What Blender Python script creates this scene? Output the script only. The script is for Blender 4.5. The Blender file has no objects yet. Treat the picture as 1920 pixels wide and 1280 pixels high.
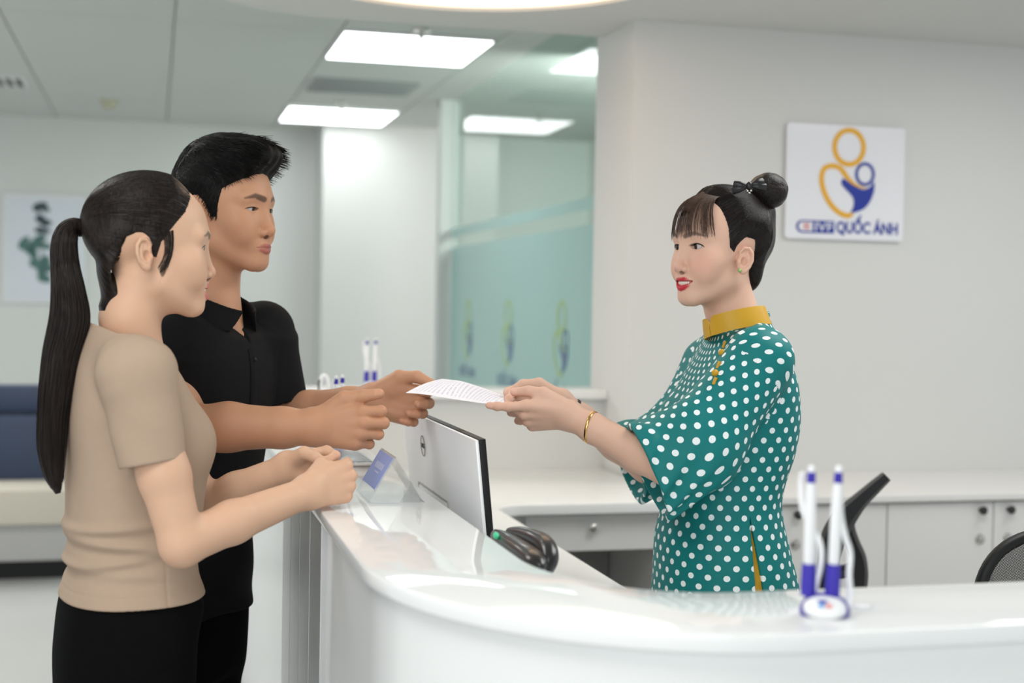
import bpy, bmesh, math, random
import numpy as np
from mathutils import Vector, Matrix
from concurrent.futures import ThreadPoolExecutor

S = bpy.context.scene
COL = S.collection
random.seed(7); RNG = np.random.default_rng(7)

# ---------------------------------------------------------------- camera, light, exposure
FPX = 2600.0
CAM = np.array([0.0, 0.0, 1.41])
_p, _r = math.radians(1.542), math.radians(1.0)
_F = np.array([0, math.cos(_p), -math.sin(_p)])
_r0 = np.array([1.0, 0, 0]); _u0 = np.array([0, math.sin(_p), math.cos(_p)])
_R = math.cos(_r)*_r0 + math.sin(_r)*_u0
_U = -math.sin(_r)*_r0 + math.cos(_r)*_u0
cd = bpy.data.cameras.new('camera'); cam = bpy.data.objects.new('camera', cd); COL.objects.link(cam)
cd.sensor_width = 36; cd.lens = 36*FPX/1920; cd.clip_start = 0.05; cd.clip_end = 100
M = Matrix.Identity(4)
for i in range(3):
    M[i][0] = _R[i]; M[i][1] = _U[i]; M[i][2] = -_F[i]; M[i][3] = CAM[i]
cam.matrix_world = M
cd.dof.use_dof = True; cd.dof.focus_distance = 2.75; cd.dof.aperture_fstop = 2.4
S.camera = cam
S.cycles.transparent_max_bounces = 32

W = bpy.data.worlds.new('world'); S.world = W; W.use_nodes = True
bgn = W.node_tree.nodes['Background']
bgn.inputs[0].default_value = (0.93, 0.97, 1.0, 1); bgn.inputs[1].default_value = 0.75
S.view_settings.view_transform = 'Standard'; S.view_settings.look = 'None'
S.view_settings.gamma = 1; S.view_settings.use_curve_mapping = False
S.view_settings.exposure = 0.0

TH = math.radians(14.5); CT, ST = math.cos(TH), math.sin(TH)
def rm(u, v, z=0.0):                     # room coordinates (u along the walls, v away) to world
    return np.array([CT*u - ST*v, ST*u + CT*v, z])
def ray(px, py):
    return _F + _R*(px-960)/FPX - _U*(py-640)/FPX
def P(px, py, d):                        # point seen at a photo pixel, at depth d
    return CAM + d*ray(px, py)

def area(name, loc, size, power, color=(1,1,1), aim=None, sizey=None):
    l = bpy.data.lights.new(name, 'AREA'); l.energy = power; l.color = color
    l.shape = 'RECTANGLE'; l.size = size; l.size_y = sizey or size
    o = bpy.data.objects.new(name, l); COL.objects.link(o); o.location = loc
    if aim is not None:
        o.rotation_euler = (Vector(aim)-Vector(loc)).to_track_quat('-Z', 'Y').to_euler()
    return o
# light of the ceiling panels over the waiting side and the desk, and daylight from the glass front behind the camera
area('ceiling_light_front', rm(-0.6, 1.2, 2.74), 1.2, 30, (1, .985, .96), sizey=1.2)
area('ceiling_light_side', rm(-1.0, 4.6, 2.74), 1.2, 40, (1, .985, .96), sizey=1.2)
area('ceiling_light_waiting', rm(-2.6, 7.6, 2.74), 1.6, 60, (1, .99, .97), sizey=1.6)
area('ceiling_light_far', rm(-0.8, 8.2, 2.74), 1.2, 22, (1, .99, .97), sizey=1.2)
area('fill_beyond', rm(2.9, 7.4, 2.55), 1.2, 55, (1, .99, .97), aim=rm(2.7, 11.3, 1.9), sizey=.8)  # added wash light hidden by the sign wall, brightens the wall past the glass
area('ceiling_light_desk', rm(1.9, 2.6, 2.44), 1.0, 22, (1, .995, .97), sizey=1.0)
area('ceiling_light_cabinets', rm(3.2, 3.4, 2.44), 1.0, 16, (1, .995, .97), sizey=1.0)
area('daylight_front', (-0.8, -3.2, 2.2), 4.0, 98, (.97, .99, 1), aim=(-.1, 3, 1.1), sizey=2.4)

# ---------------------------------------------------------------- materials
def principled(name, color, rough=.5, metal=0., spec=.5, coat=0., noise=0., nscale=30., bump=0., bscale=200., sss=0., trans=0., ior=1.45, emit=None, estr=0., alpha=1.):
    m = bpy.data.materials.new(name); m.use_nodes = True
    nt = m.node_tree; b = nt.nodes['Principled BSDF']
    c = tuple(color)+(1,)
    b.inputs['Base Color'].default_value = c; b.inputs['Roughness'].default_value = rough
    b.inputs['Metallic'].default_value = metal; b.inputs['Specular IOR Level'].default_value = spec
    b.inputs['Coat Weight'].default_value = coat; b.inputs['Coat Roughness'].default_value = .04
    b.inputs['IOR'].default_value = ior; b.inputs['Transmission Weight'].default_value = trans
    b.inputs['Alpha'].default_value = alpha
    if sss:
        b.inputs['Subsurface Weight'].default_value = sss; b.inputs['Subsurface Radius'].default_value = (1, .35, .2)
        b.inputs['Subsurface Scale'].default_value = .006
    if emit is not None:
        b.inputs['Emission Color'].default_value = tuple(emit)+(1,); b.inputs['Emission Strength'].default_value = estr
    tc = None
    if noise or bump:
        tc = nt.nodes.new('ShaderNodeTexCoord')
    if noise:
        n = nt.nodes.new('ShaderNodeTexNoise'); n.inputs['Scale'].default_value = nscale; n.inputs['Detail'].default_value = 3
        nt.links.new(tc.outputs['Object'], n.inputs['Vector'])
        mx = nt.nodes.new('ShaderNodeMix'); mx.data_type = 'RGBA'; mx.blend_type = 'MIX'
        mx.inputs[6].default_value = tuple(x*(1-noise) for x in color)+(1,)
        mx.inputs[7].default_value = tuple(min(1, x*(1+noise)) for x in color)+(1,)
        nt.links.new(n.outputs['Fac'], mx.inputs[0]); nt.links.new(mx.outputs[2], b.inputs['Base Color'])
    if bump:
        n2 = nt.nodes.new('ShaderNodeTexNoise'); n2.inputs['Scale'].default_value = bscale; n2.inputs['Detail'].default_value = 2
        nt.links.new(tc.outputs['Object'], n2.inputs['Vector'])
        bp = nt.nodes.new('ShaderNodeBump'); bp.inputs['Strength'].default_value = bump; bp.inputs['Distance'].default_value = .002
        nt.links.new(n2.outputs['Fac'], bp.inputs['Height']); nt.links.new(bp.outputs[0], b.inputs['Normal'])
    return m

def vcol_mat(name, rough=.5, sss=.0, spec=.4, bump=0., bscale=900., coat=0.):
    m = principled(name, (1, 1, 1), rough, spec=spec, sss=sss, bump=bump, bscale=bscale, coat=coat)
    nt = m.node_tree; a = nt.nodes.new('ShaderNodeAttribute'); a.attribute_name = 'Col'
    nt.links.new(a.outputs['Color'], nt.nodes['Principled BSDF'].inputs['Base Color'])
    return m

MT = {}
def srgb(r, g, b):
    f = lambda c: (c/255/12.92) if c/255 <= .04045 else ((c/255+.055)/1.055)**2.4
    return (f(r), f(g), f(b))
MT['wall'] = principled('wall_paint', (.655, .66, .642), .7, noise=.015, nscale=3, bump=.05, bscale=400)
MT['wall_far'] = principled('wall_far_paint', (.66, .67, .65), .75, noise=.015, nscale=3)
MT['ceiling'] = principled('ceiling_paint', (.62, .63, .61), .8, noise=.015, nscale=4)
MT['white'] = principled('white_laminate', (.80, .81, .80), .25, noise=.01, nscale=5)
MT['counter'] = principled('white_stone', (.87, .885, .88), .04, spec=.6, noise=.02, nscale=9)
MT['front'] = principled('counter_front', (.84, .855, .845), .18, spec=.5, noise=.01, nscale=4)
MT['steel'] = principled('brushed_steel', (.55, .56, .56), .32, metal=.5, noise=.06, nscale=12)
MT['cab'] = principled('cabinet_laminate', (.72, .715, .70), .4, noise=.01, nscale=5)
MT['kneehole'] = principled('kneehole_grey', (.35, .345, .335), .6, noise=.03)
MT['dark'] = principled('dark_plastic', (.008, .008, .009), .45, spec=.3, noise=.1, nscale=40)
MT['darkgrey'] = principled('dark_grey_plastic', (.024, .023, .022), .5, noise=.1, nscale=40)
MT['blackgloss'] = principled('black_gloss', (.012, .012, .013), .28, coat=.25, noise=.1)
MT['chrome'] = principled('chrome', (.55, .53, .5), .25, metal=1, noise=.05)
MT['floor'] = principled('floor_tile', (.56, .57, .56), .22, noise=.05, nscale=2)
MT['lampface'] = principled('lamp_face', (1, 1, 1), .5, emit=(.96, .99, 1), estr=5.5, noise=.005)
MT['lampframe'] = principled('lamp_frame', (.8, .8, .8), .4, noise=.01)
MT['warm'] = principled('warm_cove', (1, .9, .8), .6, emit=(1, .76, .56), estr=.95, noise=.005)
MT['vent'] = principled('vent_grey', (.28, .29, .29), .5, noise=.02)
MT['navy'] = principled('navy_vinyl', srgb(48, 62, 88), .45, noise=.05, nscale=8)
MT['cream'] = principled('cream_vinyl', srgb(196, 190, 176), .5, noise=.03)
MT['grey'] = principled('grey_laminate', (.42, .42, .41), .5, noise=.03)
MT['paper'] = principled('paper', (.86, .85, .89), .6, noise=.01)
MT['ink'] = principled('ink', (.36, .36, .46), .6, noise=.05)
MT['plastic'] = principled('white_plastic', (.86, .87, .88), .25, noise=.01)
MT['silver'] = principled('silver_shell', (.83, .845, .855), .32, metal=.08, noise=.01, nscale=60)
MT['blue'] = principled('sign_blue', srgb(22, 48, 150), .4, noise=.03)
MT['gold'] = principled('sign_gold', srgb(226, 168, 22), .4, noise=.03)
MT['penblue'] = principled('pen_blue', srgb(58, 48, 168), .25, noise=.03)
MT['signwhite'] = principled('sign_white', (.78, .79, .83), .18, noise=.005)
MT['cardblue'] = principled('card_blue', srgb(150, 172, 232), .3, noise=.08, nscale=25)
MT['cardtext'] = principled('card_text', srgb(200, 210, 240), .4, noise=.05)
def clear_mat(name, tint, ior, rough=.02):
    m = bpy.data.materials.new(name); m.use_nodes = True; nt = m.node_tree; nt.nodes.clear()
    out = nt.nodes.new('ShaderNodeOutputMaterial'); tr = nt.nodes.new('ShaderNodeBsdfTransparent'); gl = nt.nodes.new('ShaderNodeBsdfGlossy')
    fr = nt.nodes.new('ShaderNodeFresnel'); mx = nt.nodes.new('ShaderNodeMixShader'); nz = nt.nodes.new('ShaderNodeTexNoise'); ad = nt.nodes.new('ShaderNodeMath')
    tr.inputs[0].default_value = tuple(tint)+(1,); gl.inputs['Roughness'].default_value = rough; fr.inputs['IOR'].default_value = ior
    nz.inputs['Scale'].default_value = 8; ad.operation = 'MULTIPLY_ADD'; ad.inputs[1].default_value = .03
    nt.links.new(nz.outputs[0], ad.inputs[0]); nt.links.new(fr.outputs[0], ad.inputs[2])
    ge = nt.nodes.new('ShaderNodeNewGeometry'); sb = nt.nodes.new('ShaderNodeMath'); sb.operation = 'SUBTRACT'; sb.inputs[0].default_value = 1; ml = nt.nodes.new('ShaderNodeMath'); ml.operation = 'MULTIPLY'
    nt.links.new(ge.outputs['Backfacing'], sb.inputs[1]); nt.links.new(sb.outputs[0], ml.inputs[0]); nt.links.new(ad.outputs[0], ml.inputs[1])
    nt.links.new(ml.outputs[0], mx.inputs[0]); nt.links.new(tr.outputs[0], mx.inputs[1]); nt.links.new(gl.outputs[0], mx.inputs[2]); nt.links.new(mx.outputs[0], out.inputs[0])
    return m
MT['acrylic'] = clear_mat('clear_acrylic', (.97, .98, .98), 1.4)

# ---------------------------------------------------------------- mesh helpers
def link(name, me, m=None, parent=None, smooth=False):
    o = bpy.data.objects.new(name, me); COL.objects.link(o)
    if m is not None and len(me.materials) == 0: me.materials.append(m)
    if parent is not None:
        o.parent = parent
        # meshes are written in world coordinates; bring them into the parent's frame
        pm = wmat(parent).inverted()
        me.transform(pm)
    return o
def wmat(o):
    mt = o.matrix_basis.copy(); p = o.parent
    while p is not None:
        mt = p.matrix_basis @ mt; p = p.parent
    return mt

def tagg(o, label=None, cat=None, group=None, kind=None):
    if label: o['label'] = label
    if cat: o['category'] = cat
    if group: o['group'] = group
    if kind: o['kind'] = kind
    return o
def thing(name, label, cat, loc, group=None):
    o = bpy.data.objects.new(name, None); COL.objects.link(o); o.location = tuple(loc); o.empty_display_size = .05
    return tagg(o, label, cat, group)

class MB:
    def __init__(s): s.bm = bmesh.new()
    def _add(s, tmp, mat4=None):
        if mat4 is not None: bmesh.ops.transform(tmp, matrix=mat4, verts=tmp.verts)
        me = bpy.data.meshes.new('t'); tmp.to_mesh(me); tmp.free(); s.bm.from_mesh(me); bpy.data.meshes.remove(me); return s
    def rbox(s, u0, u1, v0, v1, z0, z1, bev=0., seg=2):   # box in room coordinates
        t = bmesh.new(); bmesh.ops.create_cube(t, size=1)
        for q in t.verts:
            q.co = Vector(((u0+u1)/2+q.co.x*(u1-u0), (v0+v1)/2+q.co.y*(v1-v0), (z0+z1)/2+q.co.z*(z1-z0)))
        if bev: bmesh.ops.bevel(t, geom=t.edges[:], offset=bev, segments=seg, affect='EDGES', profile=.6)
        return s._add(t, Matrix.Rotation(TH, 4, 'Z'))
    def box(s, size, mat4, bev=0., seg=2):
        t = bmesh.new(); bmesh.ops.create_cube(t, size=1)
        for q in t.verts: q.co = Vector((q.co.x*size[0], q.co.y*size[1], q.co.z*size[2]))
        if bev: bmesh.ops.bevel(t, geom=t.edges[:], offset=bev, segments=seg, affect='EDGES', profile=.6)
        return s._add(t, mat4)
    def prism(s, pts, z0, z1, mat4=None, holes=(), bev=0.):
        t = bmesh.new()
        edges = []
        for loop in [pts]+list(holes):
            vs = [t.verts.new((x, y, z0)) for x, y in loop]
            edges += [t.edges.new((vs[i], vs[(i+1) % len(vs)])) for i in range(len(vs))]
        if holes: bmesh.ops.triangle_fill(t, edges=edges, use_beauty=True)
        else: t.faces.new([v for v in t.verts])
        r = bmesh.ops.extrude_face_region(t, geom=t.faces[:])
        for g in r['geom']:
            if isinstance(g, bmesh.types.BMVert): g.co.z = z1
        bmesh.ops.recalc_face_normals(t, faces=t.faces[:])
        if bev:
            ed = [e for e in t.edges if len(e.link_faces) == 2 and e.calc_face_angle(0) > .9]
            bmesh.ops.bevel(t, geom=ed, offset=bev, segments=3, affect='EDGES', profile=.5)
        return s._add(t, mat4)
    def rprism(s, pts, z0, z1, holes=(), bev=0.): return s.prism(pts, z0, z1, Matrix.Rotation(TH, 4, 'Z'), holes, bev)
    def lathe(s, prof, mat4=None, n=24, sx=1., sy=1.):
        t = bmesh.new(); rings = []
        for r, z in prof:
            rings.append([t.verts.new((r*sx*math.cos(2*math.pi*i/n), r*sy*math.sin(2*math.pi*i/n), z)) for i in range(n)])
        for a, b in zip(rings, rings[1:]):
            for i in range(n): t.faces.new((a[i], a[(i+1) % n], b[(i+1) % n], b[i]))
        t.faces.new(rings[0][::-1]); t.faces.new(rings[-1])
        return s._add(t, mat4)
    def tube(s, pts, rad, n=8, closed=False, flat=None):
        pts = [np.array(p, float) for p in pts]; m = len(pts)
        rad = rad if hasattr(rad, '__len__') else [rad]*m
        t = bmesh.new(); rings = []; prev = None
        for i, p in enumerate(pts):
            if closed: d = pts[(i+1) % m]-pts[i-1]
            else: d = pts[min(i+1, m-1)]-pts[max(i-1, 0)]
            d = d/(np.linalg.norm(d)+1e-12)
            if prev is None:
                a = np.array([0, 0, 1.0]) if abs(d[2]) < .9 else np.array([1.0, 0, 0])
                if flat is not None: a = np.array(flat, float)
                x = np.cross(a, d)
            else: x = prev-d*np.dot(prev, d)
            x /= np.linalg.norm(x)+1e-12; y = np.cross(d, x); prev = x
            rr = rad[i]; ra, rb = (rr if hasattr(rr, '__len__') else (rr, rr))
            rings.append([t.verts.new(tuple(p+ra*math.cos(2*math.pi*k/n)*x+rb*math.sin(2*math.pi*k/n)*y)) for k in range(n)])
        for i in range(m if closed else m-1):
            a, b = rings[i], rings[(i+1) % m]
            for k in range(n): t.faces.new((a[k], a[(k+1) % n], b[(k+1) % n], b[k]))
        if not closed:
            t.faces.new(rings[0][::-1]); t.faces.new(rings[-1])
        bmesh.ops.recalc_face_normals(t, faces=t.faces[:])
        return s._add(t)
    def ball(s, c, r, mat4=None, seg=16, rings=10):
        t = bmesh.new(); bmesh.ops.create_uvsphere(t, u_segments=seg, v_segments=rings, radius=1)
        rr = r if hasattr(r, '__len__') else (r, r, r)
        for q in t.verts: q.co = Vector((q.co.x*rr[0], q.co.y*rr[1], q.co.z*rr[2]))
        T = Matrix.Translation(Vector(c)) @ (mat4 or Matrix.Identity(4))
        return s._add(t, T)
    def build(s, name, m, parent=None, smooth=None):
        bmesh.ops.recalc_face_normals(s.bm, faces=s.bm.faces[:])
        me = bpy.data.meshes.new(name); s.bm.to_mesh(me); s.bm.free(); me.materials.append(m)
        if smooth is not None:
            me.polygons.foreach_set('use_smooth', [True]*len(me.polygons))
            if smooth < 180: me.set_sharp_from_angle(angle=math.radians(smooth))
        return link(name, me, m, parent)
def struct(name, mb, m, smooth=None, label=None, parent=None):
    o = mb.build(name, m, parent, smooth)
    if parent is None: tagg(o, label, None, None, 'structure')
    return o
def frame(o, x, z):              # matrix at o with local x axis along x and z axis as near z as possible
    x = Vector(x).normalized(); z = Vector(z); y = z.cross(x).normalized(); z = x.cross(y)
    m = Matrix.Identity(4)
    for i in range(3): m[i][0] = x[i]; m[i][1] = y[i]; m[i][2] = z[i]; m[i][3] = o[i]
    return m
def rot_room(u, v, z): return Matrix.Translation(Vector(rm(u, v, z))) @ Matrix.Rotation(TH, 4, 'Z')
def arc(cx, cy, rx, ry, a0, a1, n):
    return [(cx+rx*math.cos(math.radians(a0+(a1-a0)*i/n)), cy+ry*math.sin(math.radians(a0+(a1-a0)*i/n))) for i in range(n+1)]
def text_mesh(txt, size, ext=.001, bold=0.0, align='CENTER', shear=0.):
    c = bpy.data.curves.new('t', 'FONT'); c.body = txt; c.size = size; c.extrude = ext; c.offset = bold
    c.align_x = align; c.align_y = 'CENTER'; c.shear = shear; c.resolution_u = 3
    o = bpy.data.objects.new('t', c); COL.objects.link(o)
    dg = bpy.context.evaluated_depsgraph_get(); dg.update()
    me = bpy.data.meshes.new_from_object(o.evaluated_get(dg))
    bpy.data.objects.remove(o); bpy.data.curves.remove(c)
    return me
# ---------------------------------------------------------------- the room
ZC, ZS = 2.80, 2.46              # main ceiling, dropped ceiling over the desk
VW, VR, UC = 4.85, 5.30, 1.70    # sign wall face, glazed half wall back, corner of the sign wall
UG = 1.975                       # glass partition
ZL, ZD = 1.03, 0.78              # ledge and desk heights
struct('floor', MB().rbox(-6, 6, -2.5, 13, -.05, 0), MT['floor'])
cl = struct('ceiling', MB().rbox(-6, 6, -1.5, 13, ZC+.03, ZC+.08), MT['ceiling'])
for i in range(13):
    for j in range(5):
        u0 = -5.725+.83*i; v0 = -1.5+2.9*j
        MB().rbox(u0+.004, u0+.826, v0+.004, v0+2.896, ZC, ZC+.03).build('ceiling_panel', MT['ceiling'], cl)
struct('wall_right', MB().rbox(UC, 6, VW, VR, 0, ZC), MT['wall'])
struct('wall_half', MB().rbox(.24, UC, 5.12, VR, 0, 1.05), MT['wall'])
struct('trim_sill', MB().rbox(.22, UC, 5.08, VR+.02, 1.05, 1.085, .006), MT['white'])
struct('wall_left', MB().rbox(-6, 1.27, 11.4, 11.5, 0, ZC), MT['wall_far'])
struct('wall_back', MB().rbox(1.27, UG+.3, 10.9, 11.5, 0, ZC), MT['wall_far'])
struct('trim_post', MB().rbox(1.89, UG+.04, 9.36, 9.46, 0, ZC, .005), principled('post_paint', (.55, .56, .55), .5, noise=.02))
struct('wall_beyond', MB().rbox(UG+1.6, UG+1.7, 5.3, 11.5, 0, ZC).rbox(UG-.005, UG+1.7, 11.3, 11.5, 0, ZC), principled('beyond_paint', (.74, .78, .75), .7, noise=.03))
# glass partition with frosted film
gm = clear_mat('tinted_glass', (.86, .94, .91), 1.55)
glass = struct('window_1', MB().rbox(UG, UG+.010, VR+.02, 9.36, .02, ZC-.005), gm)
film = principled('frosted_film', srgb(156, 194, 188), .3, noise=.06, nscale=1.3, spec=.7)
MB().rbox(UG-.002, UG-.0005, VR+.02, 9.35, .05, 1.79).build('frosted_film', film, glass)
MB().rbox(UG-.002, UG-.0005, VR+.02, 9.35, 1.86, 1.92).build('frosted_film', film, glass)

def offset_strip(pts, w, closed=False):
    pts = [np.array(p, float) for p in pts]; n = len(pts); L, R_ = [], []
    for i in range(n):
        if closed: d = pts[(i+1) % n]-pts[i-1]
        else: d = pts[min(i+1, n-1)]-pts[max(i-1, 0)]
        d /= np.linalg.norm(d); nn = np.array([-d[1], d[0]])
        L.append(pts[i]+nn*w/2); R_.append(pts[i]-nn*w/2)
    return L, R_
def strip_mesh(mb, pts, w, z0, z1, mat4, closed=False):
    L, R_ = offset_strip(pts, w, closed)
    if closed: mb.prism([tuple(p) for p in L], z0, z1, mat4, holes=[[tuple(p) for p in R_]])
    else: mb.prism([tuple(p) for p in L]+[tuple(p) for p in R_[::-1]], z0, z1, mat4)
def catmull(pts, n=8, closed=False):
    pts = [np.array(p, float) for p in pts]; m = len(pts); out = []
    for i in range(m if closed else m-1):
        g = lambda k: pts[k % m] if closed else pts[min(max(k, 0), m-1)]
        a, b, c, d = g(i-1), g(i), g(i+1), g(i+2)
        for k in range(n):
            t = k/n; out.append(.5*((2*b)+(-a+c)*t+(2*a-5*b+4*c-d)*t*t+(-a+3*b-3*c+d)*t**3))
    if not closed: out.append(pts[-1])
    return out
# emblem: figure holding a child; drawn in the pixels of the photographed sign board, centred on it
def emblem(mat4, sc, gold, blue, parent, text=True, pill_white=None, red=None):
    q = lambda pts: [((x-1587)*sc, -(y-341.5)*sc*CT) for x, y in pts]
    g = MB()
    head = [(1591.5+29*math.cos(a), 275+32*math.sin(a)) for a in np.linspace(0, 2*math.pi, 40)[:-1]]
    strip_mesh(g, q(head), 9*sc, 0, .003, mat4, True)
    body = catmull([(1628, 351), (1606, 345), (1588, 330), (1576, 316), (1561, 311), (1544, 316), (1538, 334), (1543, 358), (1556, 381), (1572, 396), (1590, 403), (1603, 399)], 6)
    n = len(body); L, R_ = offset_strip(q([tuple(b) for b in body]), 1.0)
    wd = [9*sc*min(1, .15+i/16, .15+(n-1-i)/4) for i in range(n)]
    pl = q([tuple(b) for b in body]); l2, r2 = [], []
    for i in range(n):
        mid = np.array(pl[i]); nn = (np.array(L[i])-np.array(R_[i])); l2.append(tuple(mid+nn*wd[i]/2)); r2.append(tuple(mid-nn*wd[i]/2))
    g.prism(l2+r2[::-1], 0, .003, mat4)
    g.build('emblem_gold', gold, parent)
    b = MB()
    child = [(1624.5+17*math.cos(a), 324+19.5*math.sin(a)) for a in np.linspace(0, 2*math.pi, 36)[:-1]]
    strip_mesh(b, q(child), 5.5*sc, 0, .003, mat4, True)
    blob = catmull([(1581, 334), (1590, 339), (1604, 347), (1622, 353), (1636, 347), (1643, 338), (1643, 356), (1635, 376), (1622, 390), (1599, 397), (1603, 386), (1603, 372), (1596, 362), (1586, 353), (1578, 343)], 5, True)
    b.prism(q([tuple(x) for x in blob]), 0, .0034, mat4)
    b.build('emblem_blue', blue, parent)
    if text:
        p = MB(); pill = q([(1565, 414), (1565, 437)]); pts = q([(1502+11.5*math.cos(a), 425.5+11.5*math.sin(a)) for a in np.linspace(math.pi/2, 1.5*math.pi, 14)])
        p.prism([pill[1]]+pts+[pill[0]], 0, .003, mat4); p.build('text_pill', blue, parent)
        w = MB(); wp = q([(1522, 417), (1522, 434)]); w.prism([wp[1]]+q([(1503+8.5*math.cos(a), 425.5+8.5*math.sin(a)) for a in np.linspace(math.pi/2, 1.5*math.pi, 12)])+[wp[0]], .003, .0036, mat4); w.build('pill_window', pill_white, parent)
        r = MB()
        for k in range(3): r.prism(q([(1504, 419.5+k*4.4), (1516, 419.5+k*4.4), (1516, 422.3+k*4.4), (1504, 422.3+k*4.4)]), .0036, .004, mat4)
        r.build('pill_stripes', red, parent)
        for nm, tx, cx, sz, mm, zz, bd in (('pill_lettering', 'IVF', 1544, 23, pill_white, .0032, .12), ('name_lettering', 'QU\u1ed0C \u00c1NH', 1632, 29, blue, .0006, .8)):
            me = text_mesh(tx, sz*sc, .0012, bd*sc)
            wx = max(v.co.x for v in me.vertices)-min(v.co.x for v in me.vertices)
            want = {1544: 35, 1632: 124}[cx]*sc
            c = q([(cx, 426.2)])[0]
            me.transform(mat4 @ Matrix.Translation((c[0], c[1], zz)) @ Matrix.Diagonal((want/wx, 1, 1, 1)))
            me.materials.clear(); link(nm, me, mm, parent)
# the three emblems printed on the film, read along the glass
SCF = .40/170
film_gold = principled('film_gold', srgb(165, 192, 130), .4, noise=.08); film_blue = principled('film_blue', srgb(98, 122, 150), .4, noise=.08)
for px in (877, 952, 1052):
    t = (px-960)/FPX; d = UG/(CT*t+ST); v = d*(CT-ST*t)
    mt = Matrix.Translation(Vector(rm(UG-.003, v, 1.285))) @ Matrix.Rotation(TH-math.pi/2, 4, 'Z') @ Matrix.Rotation(math.pi/2, 4, 'X')
    mt = Matrix.Translation(Vector(rm(UG-.002, v, 1.20))) @ frame((0, 0, 0), rm(0, -1, 0), rm(-1, 0, 0))
    emblem(mt, SCF, film_gold, film_blue, glass, text=False)
    me = text_mesh('QU\u1ed0C \u00c1NH', .085, .0012, .003); me.transform(mt @ Matrix.Translation((0, -.235, 0)) ); me.materials.clear(); link('film_lettering', me, film_blue, glass)

# ceiling panel lamps
def lamp(u, v, label, s=.80):
    t = thing('ceiling_lamp', label, 'lamp', rm(u, v, ZC), 'square ceiling lamps')
    MB().rbox(u-s/2, u+s/2, v-s/2, v+s/2, ZC-.018, ZC+.012, .008).build('frame', MT['lampframe'], t)
    MB().rbox(u-s/2+.012, u+s/2-.012, v-s/2+.012, v+s/2-.012, ZC-.022, ZC-.016).build('diffuser', MT['lampface'], t)
lamp(1.32, 7.50, 'bright square ceiling lamp nearer the camera, in front of the grey vent')
lamp(1.31, 10.38, 'bright square ceiling lamp at the far end, behind the grey vent')
t = thing('air_vent', 'grey rectangular ceiling vent between the two square lamps', 'vent', rm(1.29, 8.95, ZC))
MB().rbox(.96, 1.62, 8.68, 9.22, ZC-.016, ZC+.005, .004).build('frame', MT['vent'], t)
for k in range(9): MB().rbox(.99, 1.59, 8.72+k*.054, 8.735+k*.054, ZC-.022, ZC-.012).build('slat', MT['vent'], t)
c = P(8, 139, 9.0)
t = thing('air_vent', 'small ceiling vent with black slots at the left edge of the photo', 'vent', (c[0], c[1], ZC))
uv = (CT*c[0]+ST*c[1], -ST*c[0]+CT*c[1])
MB().rbox(uv[0]-.32, uv[0]+.14, uv[1]-.20, uv[1]+.20, ZC-.008, ZC+.004, .002).build('frame', MT['lampframe'], t)
for k in range(7): MB().rbox(uv[0]-.29+k*.061, uv[0]-.255+k*.061, uv[1]-.17, uv[1]+.17, ZC-.010, ZC-.004).build('slot', MT['dark'], t)
for px, py, lab in ((790, 56, 'grey sprinkler head hanging above the nearer ceiling lamp'), (640, 192, 'grey sprinkler head above the farther ceiling lamp')):
    d = 1.39/(-ray(px, py)[2]*-1) if False else 1.39/ray(px, py)[2]
    c = P(px, py, d)
    t = thing('sprinkler', lab, 'sprinkler', (c[0], c[1], ZC), 'ceiling sprinklers')
    T = Matrix.Translation((c[0], c[1], ZC))
    MB().lathe([(.045, -.012), (.05, 0)], T, 16).build('flange', MT['chrome'], t)
    MB().lathe([(.006, -.065), (.012, -.05), (.012, -.012)], T, 10).build('stem', MT['chrome'], t)
    MB().lathe([(.022, -.070), (.024, -.066)], T, 14).build('deflector', MT['chrome'], t)
c = P(205, 188, 1.39/ray(205, 188)[2])
t = thing('smoke_detector', 'small round cream smoke detector on the grey ceiling', 'detector', (c[0], c[1], ZC))
T = Matrix.Translation((c[0], c[1], ZC)); dm = principled('detector_cream', (.5, .49, .36), .5, noise=.03)
MB().lathe([(.065, -.012), (.075, 0)], T, 20).build('base', dm, t); MB().lathe([(.028, -.06), (.045, -.05), (.05, -.012)], T, 20).build('sensor_cap', dm, t)

# dropped ceiling over the desk, with its round warm cove
sof = [(6, 5.2), (6, -1.2), (.1, -1.2)]+arc(.65, 4.65, .55, .55, 180, 90, 16)
CC = (.96, 4.24); hole = [(CC[0]+.67*math.cos(a), CC[1]+.67*math.sin(a)) for a in np.linspace(0, 2*math.pi, 56)[:-1]]
struct('trim_soffit', MB().rprism(sof, ZS, ZC-.002, holes=[hole]), MT['ceiling'])
cv = MB(); T = rot_room(CC[0], CC[1], 0)
cv.lathe([(.668, ZC-.03), (.668, ZC-.012)], T, 56)
o = struct('ceiling_cove', cv, MT['warm'])
ring = MB(); strip_mesh(ring, [(CC[0]+.664*math.cos(a), CC[1]+.664*math.sin(a)) for a in np.linspace(0, 2*math.pi, 56)[:-1]], .010, ZS+.012, ZC-.03, Matrix.Rotation(TH, 4, 'Z'), True)
struct('trim_cove', ring, MT['warm'])

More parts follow.
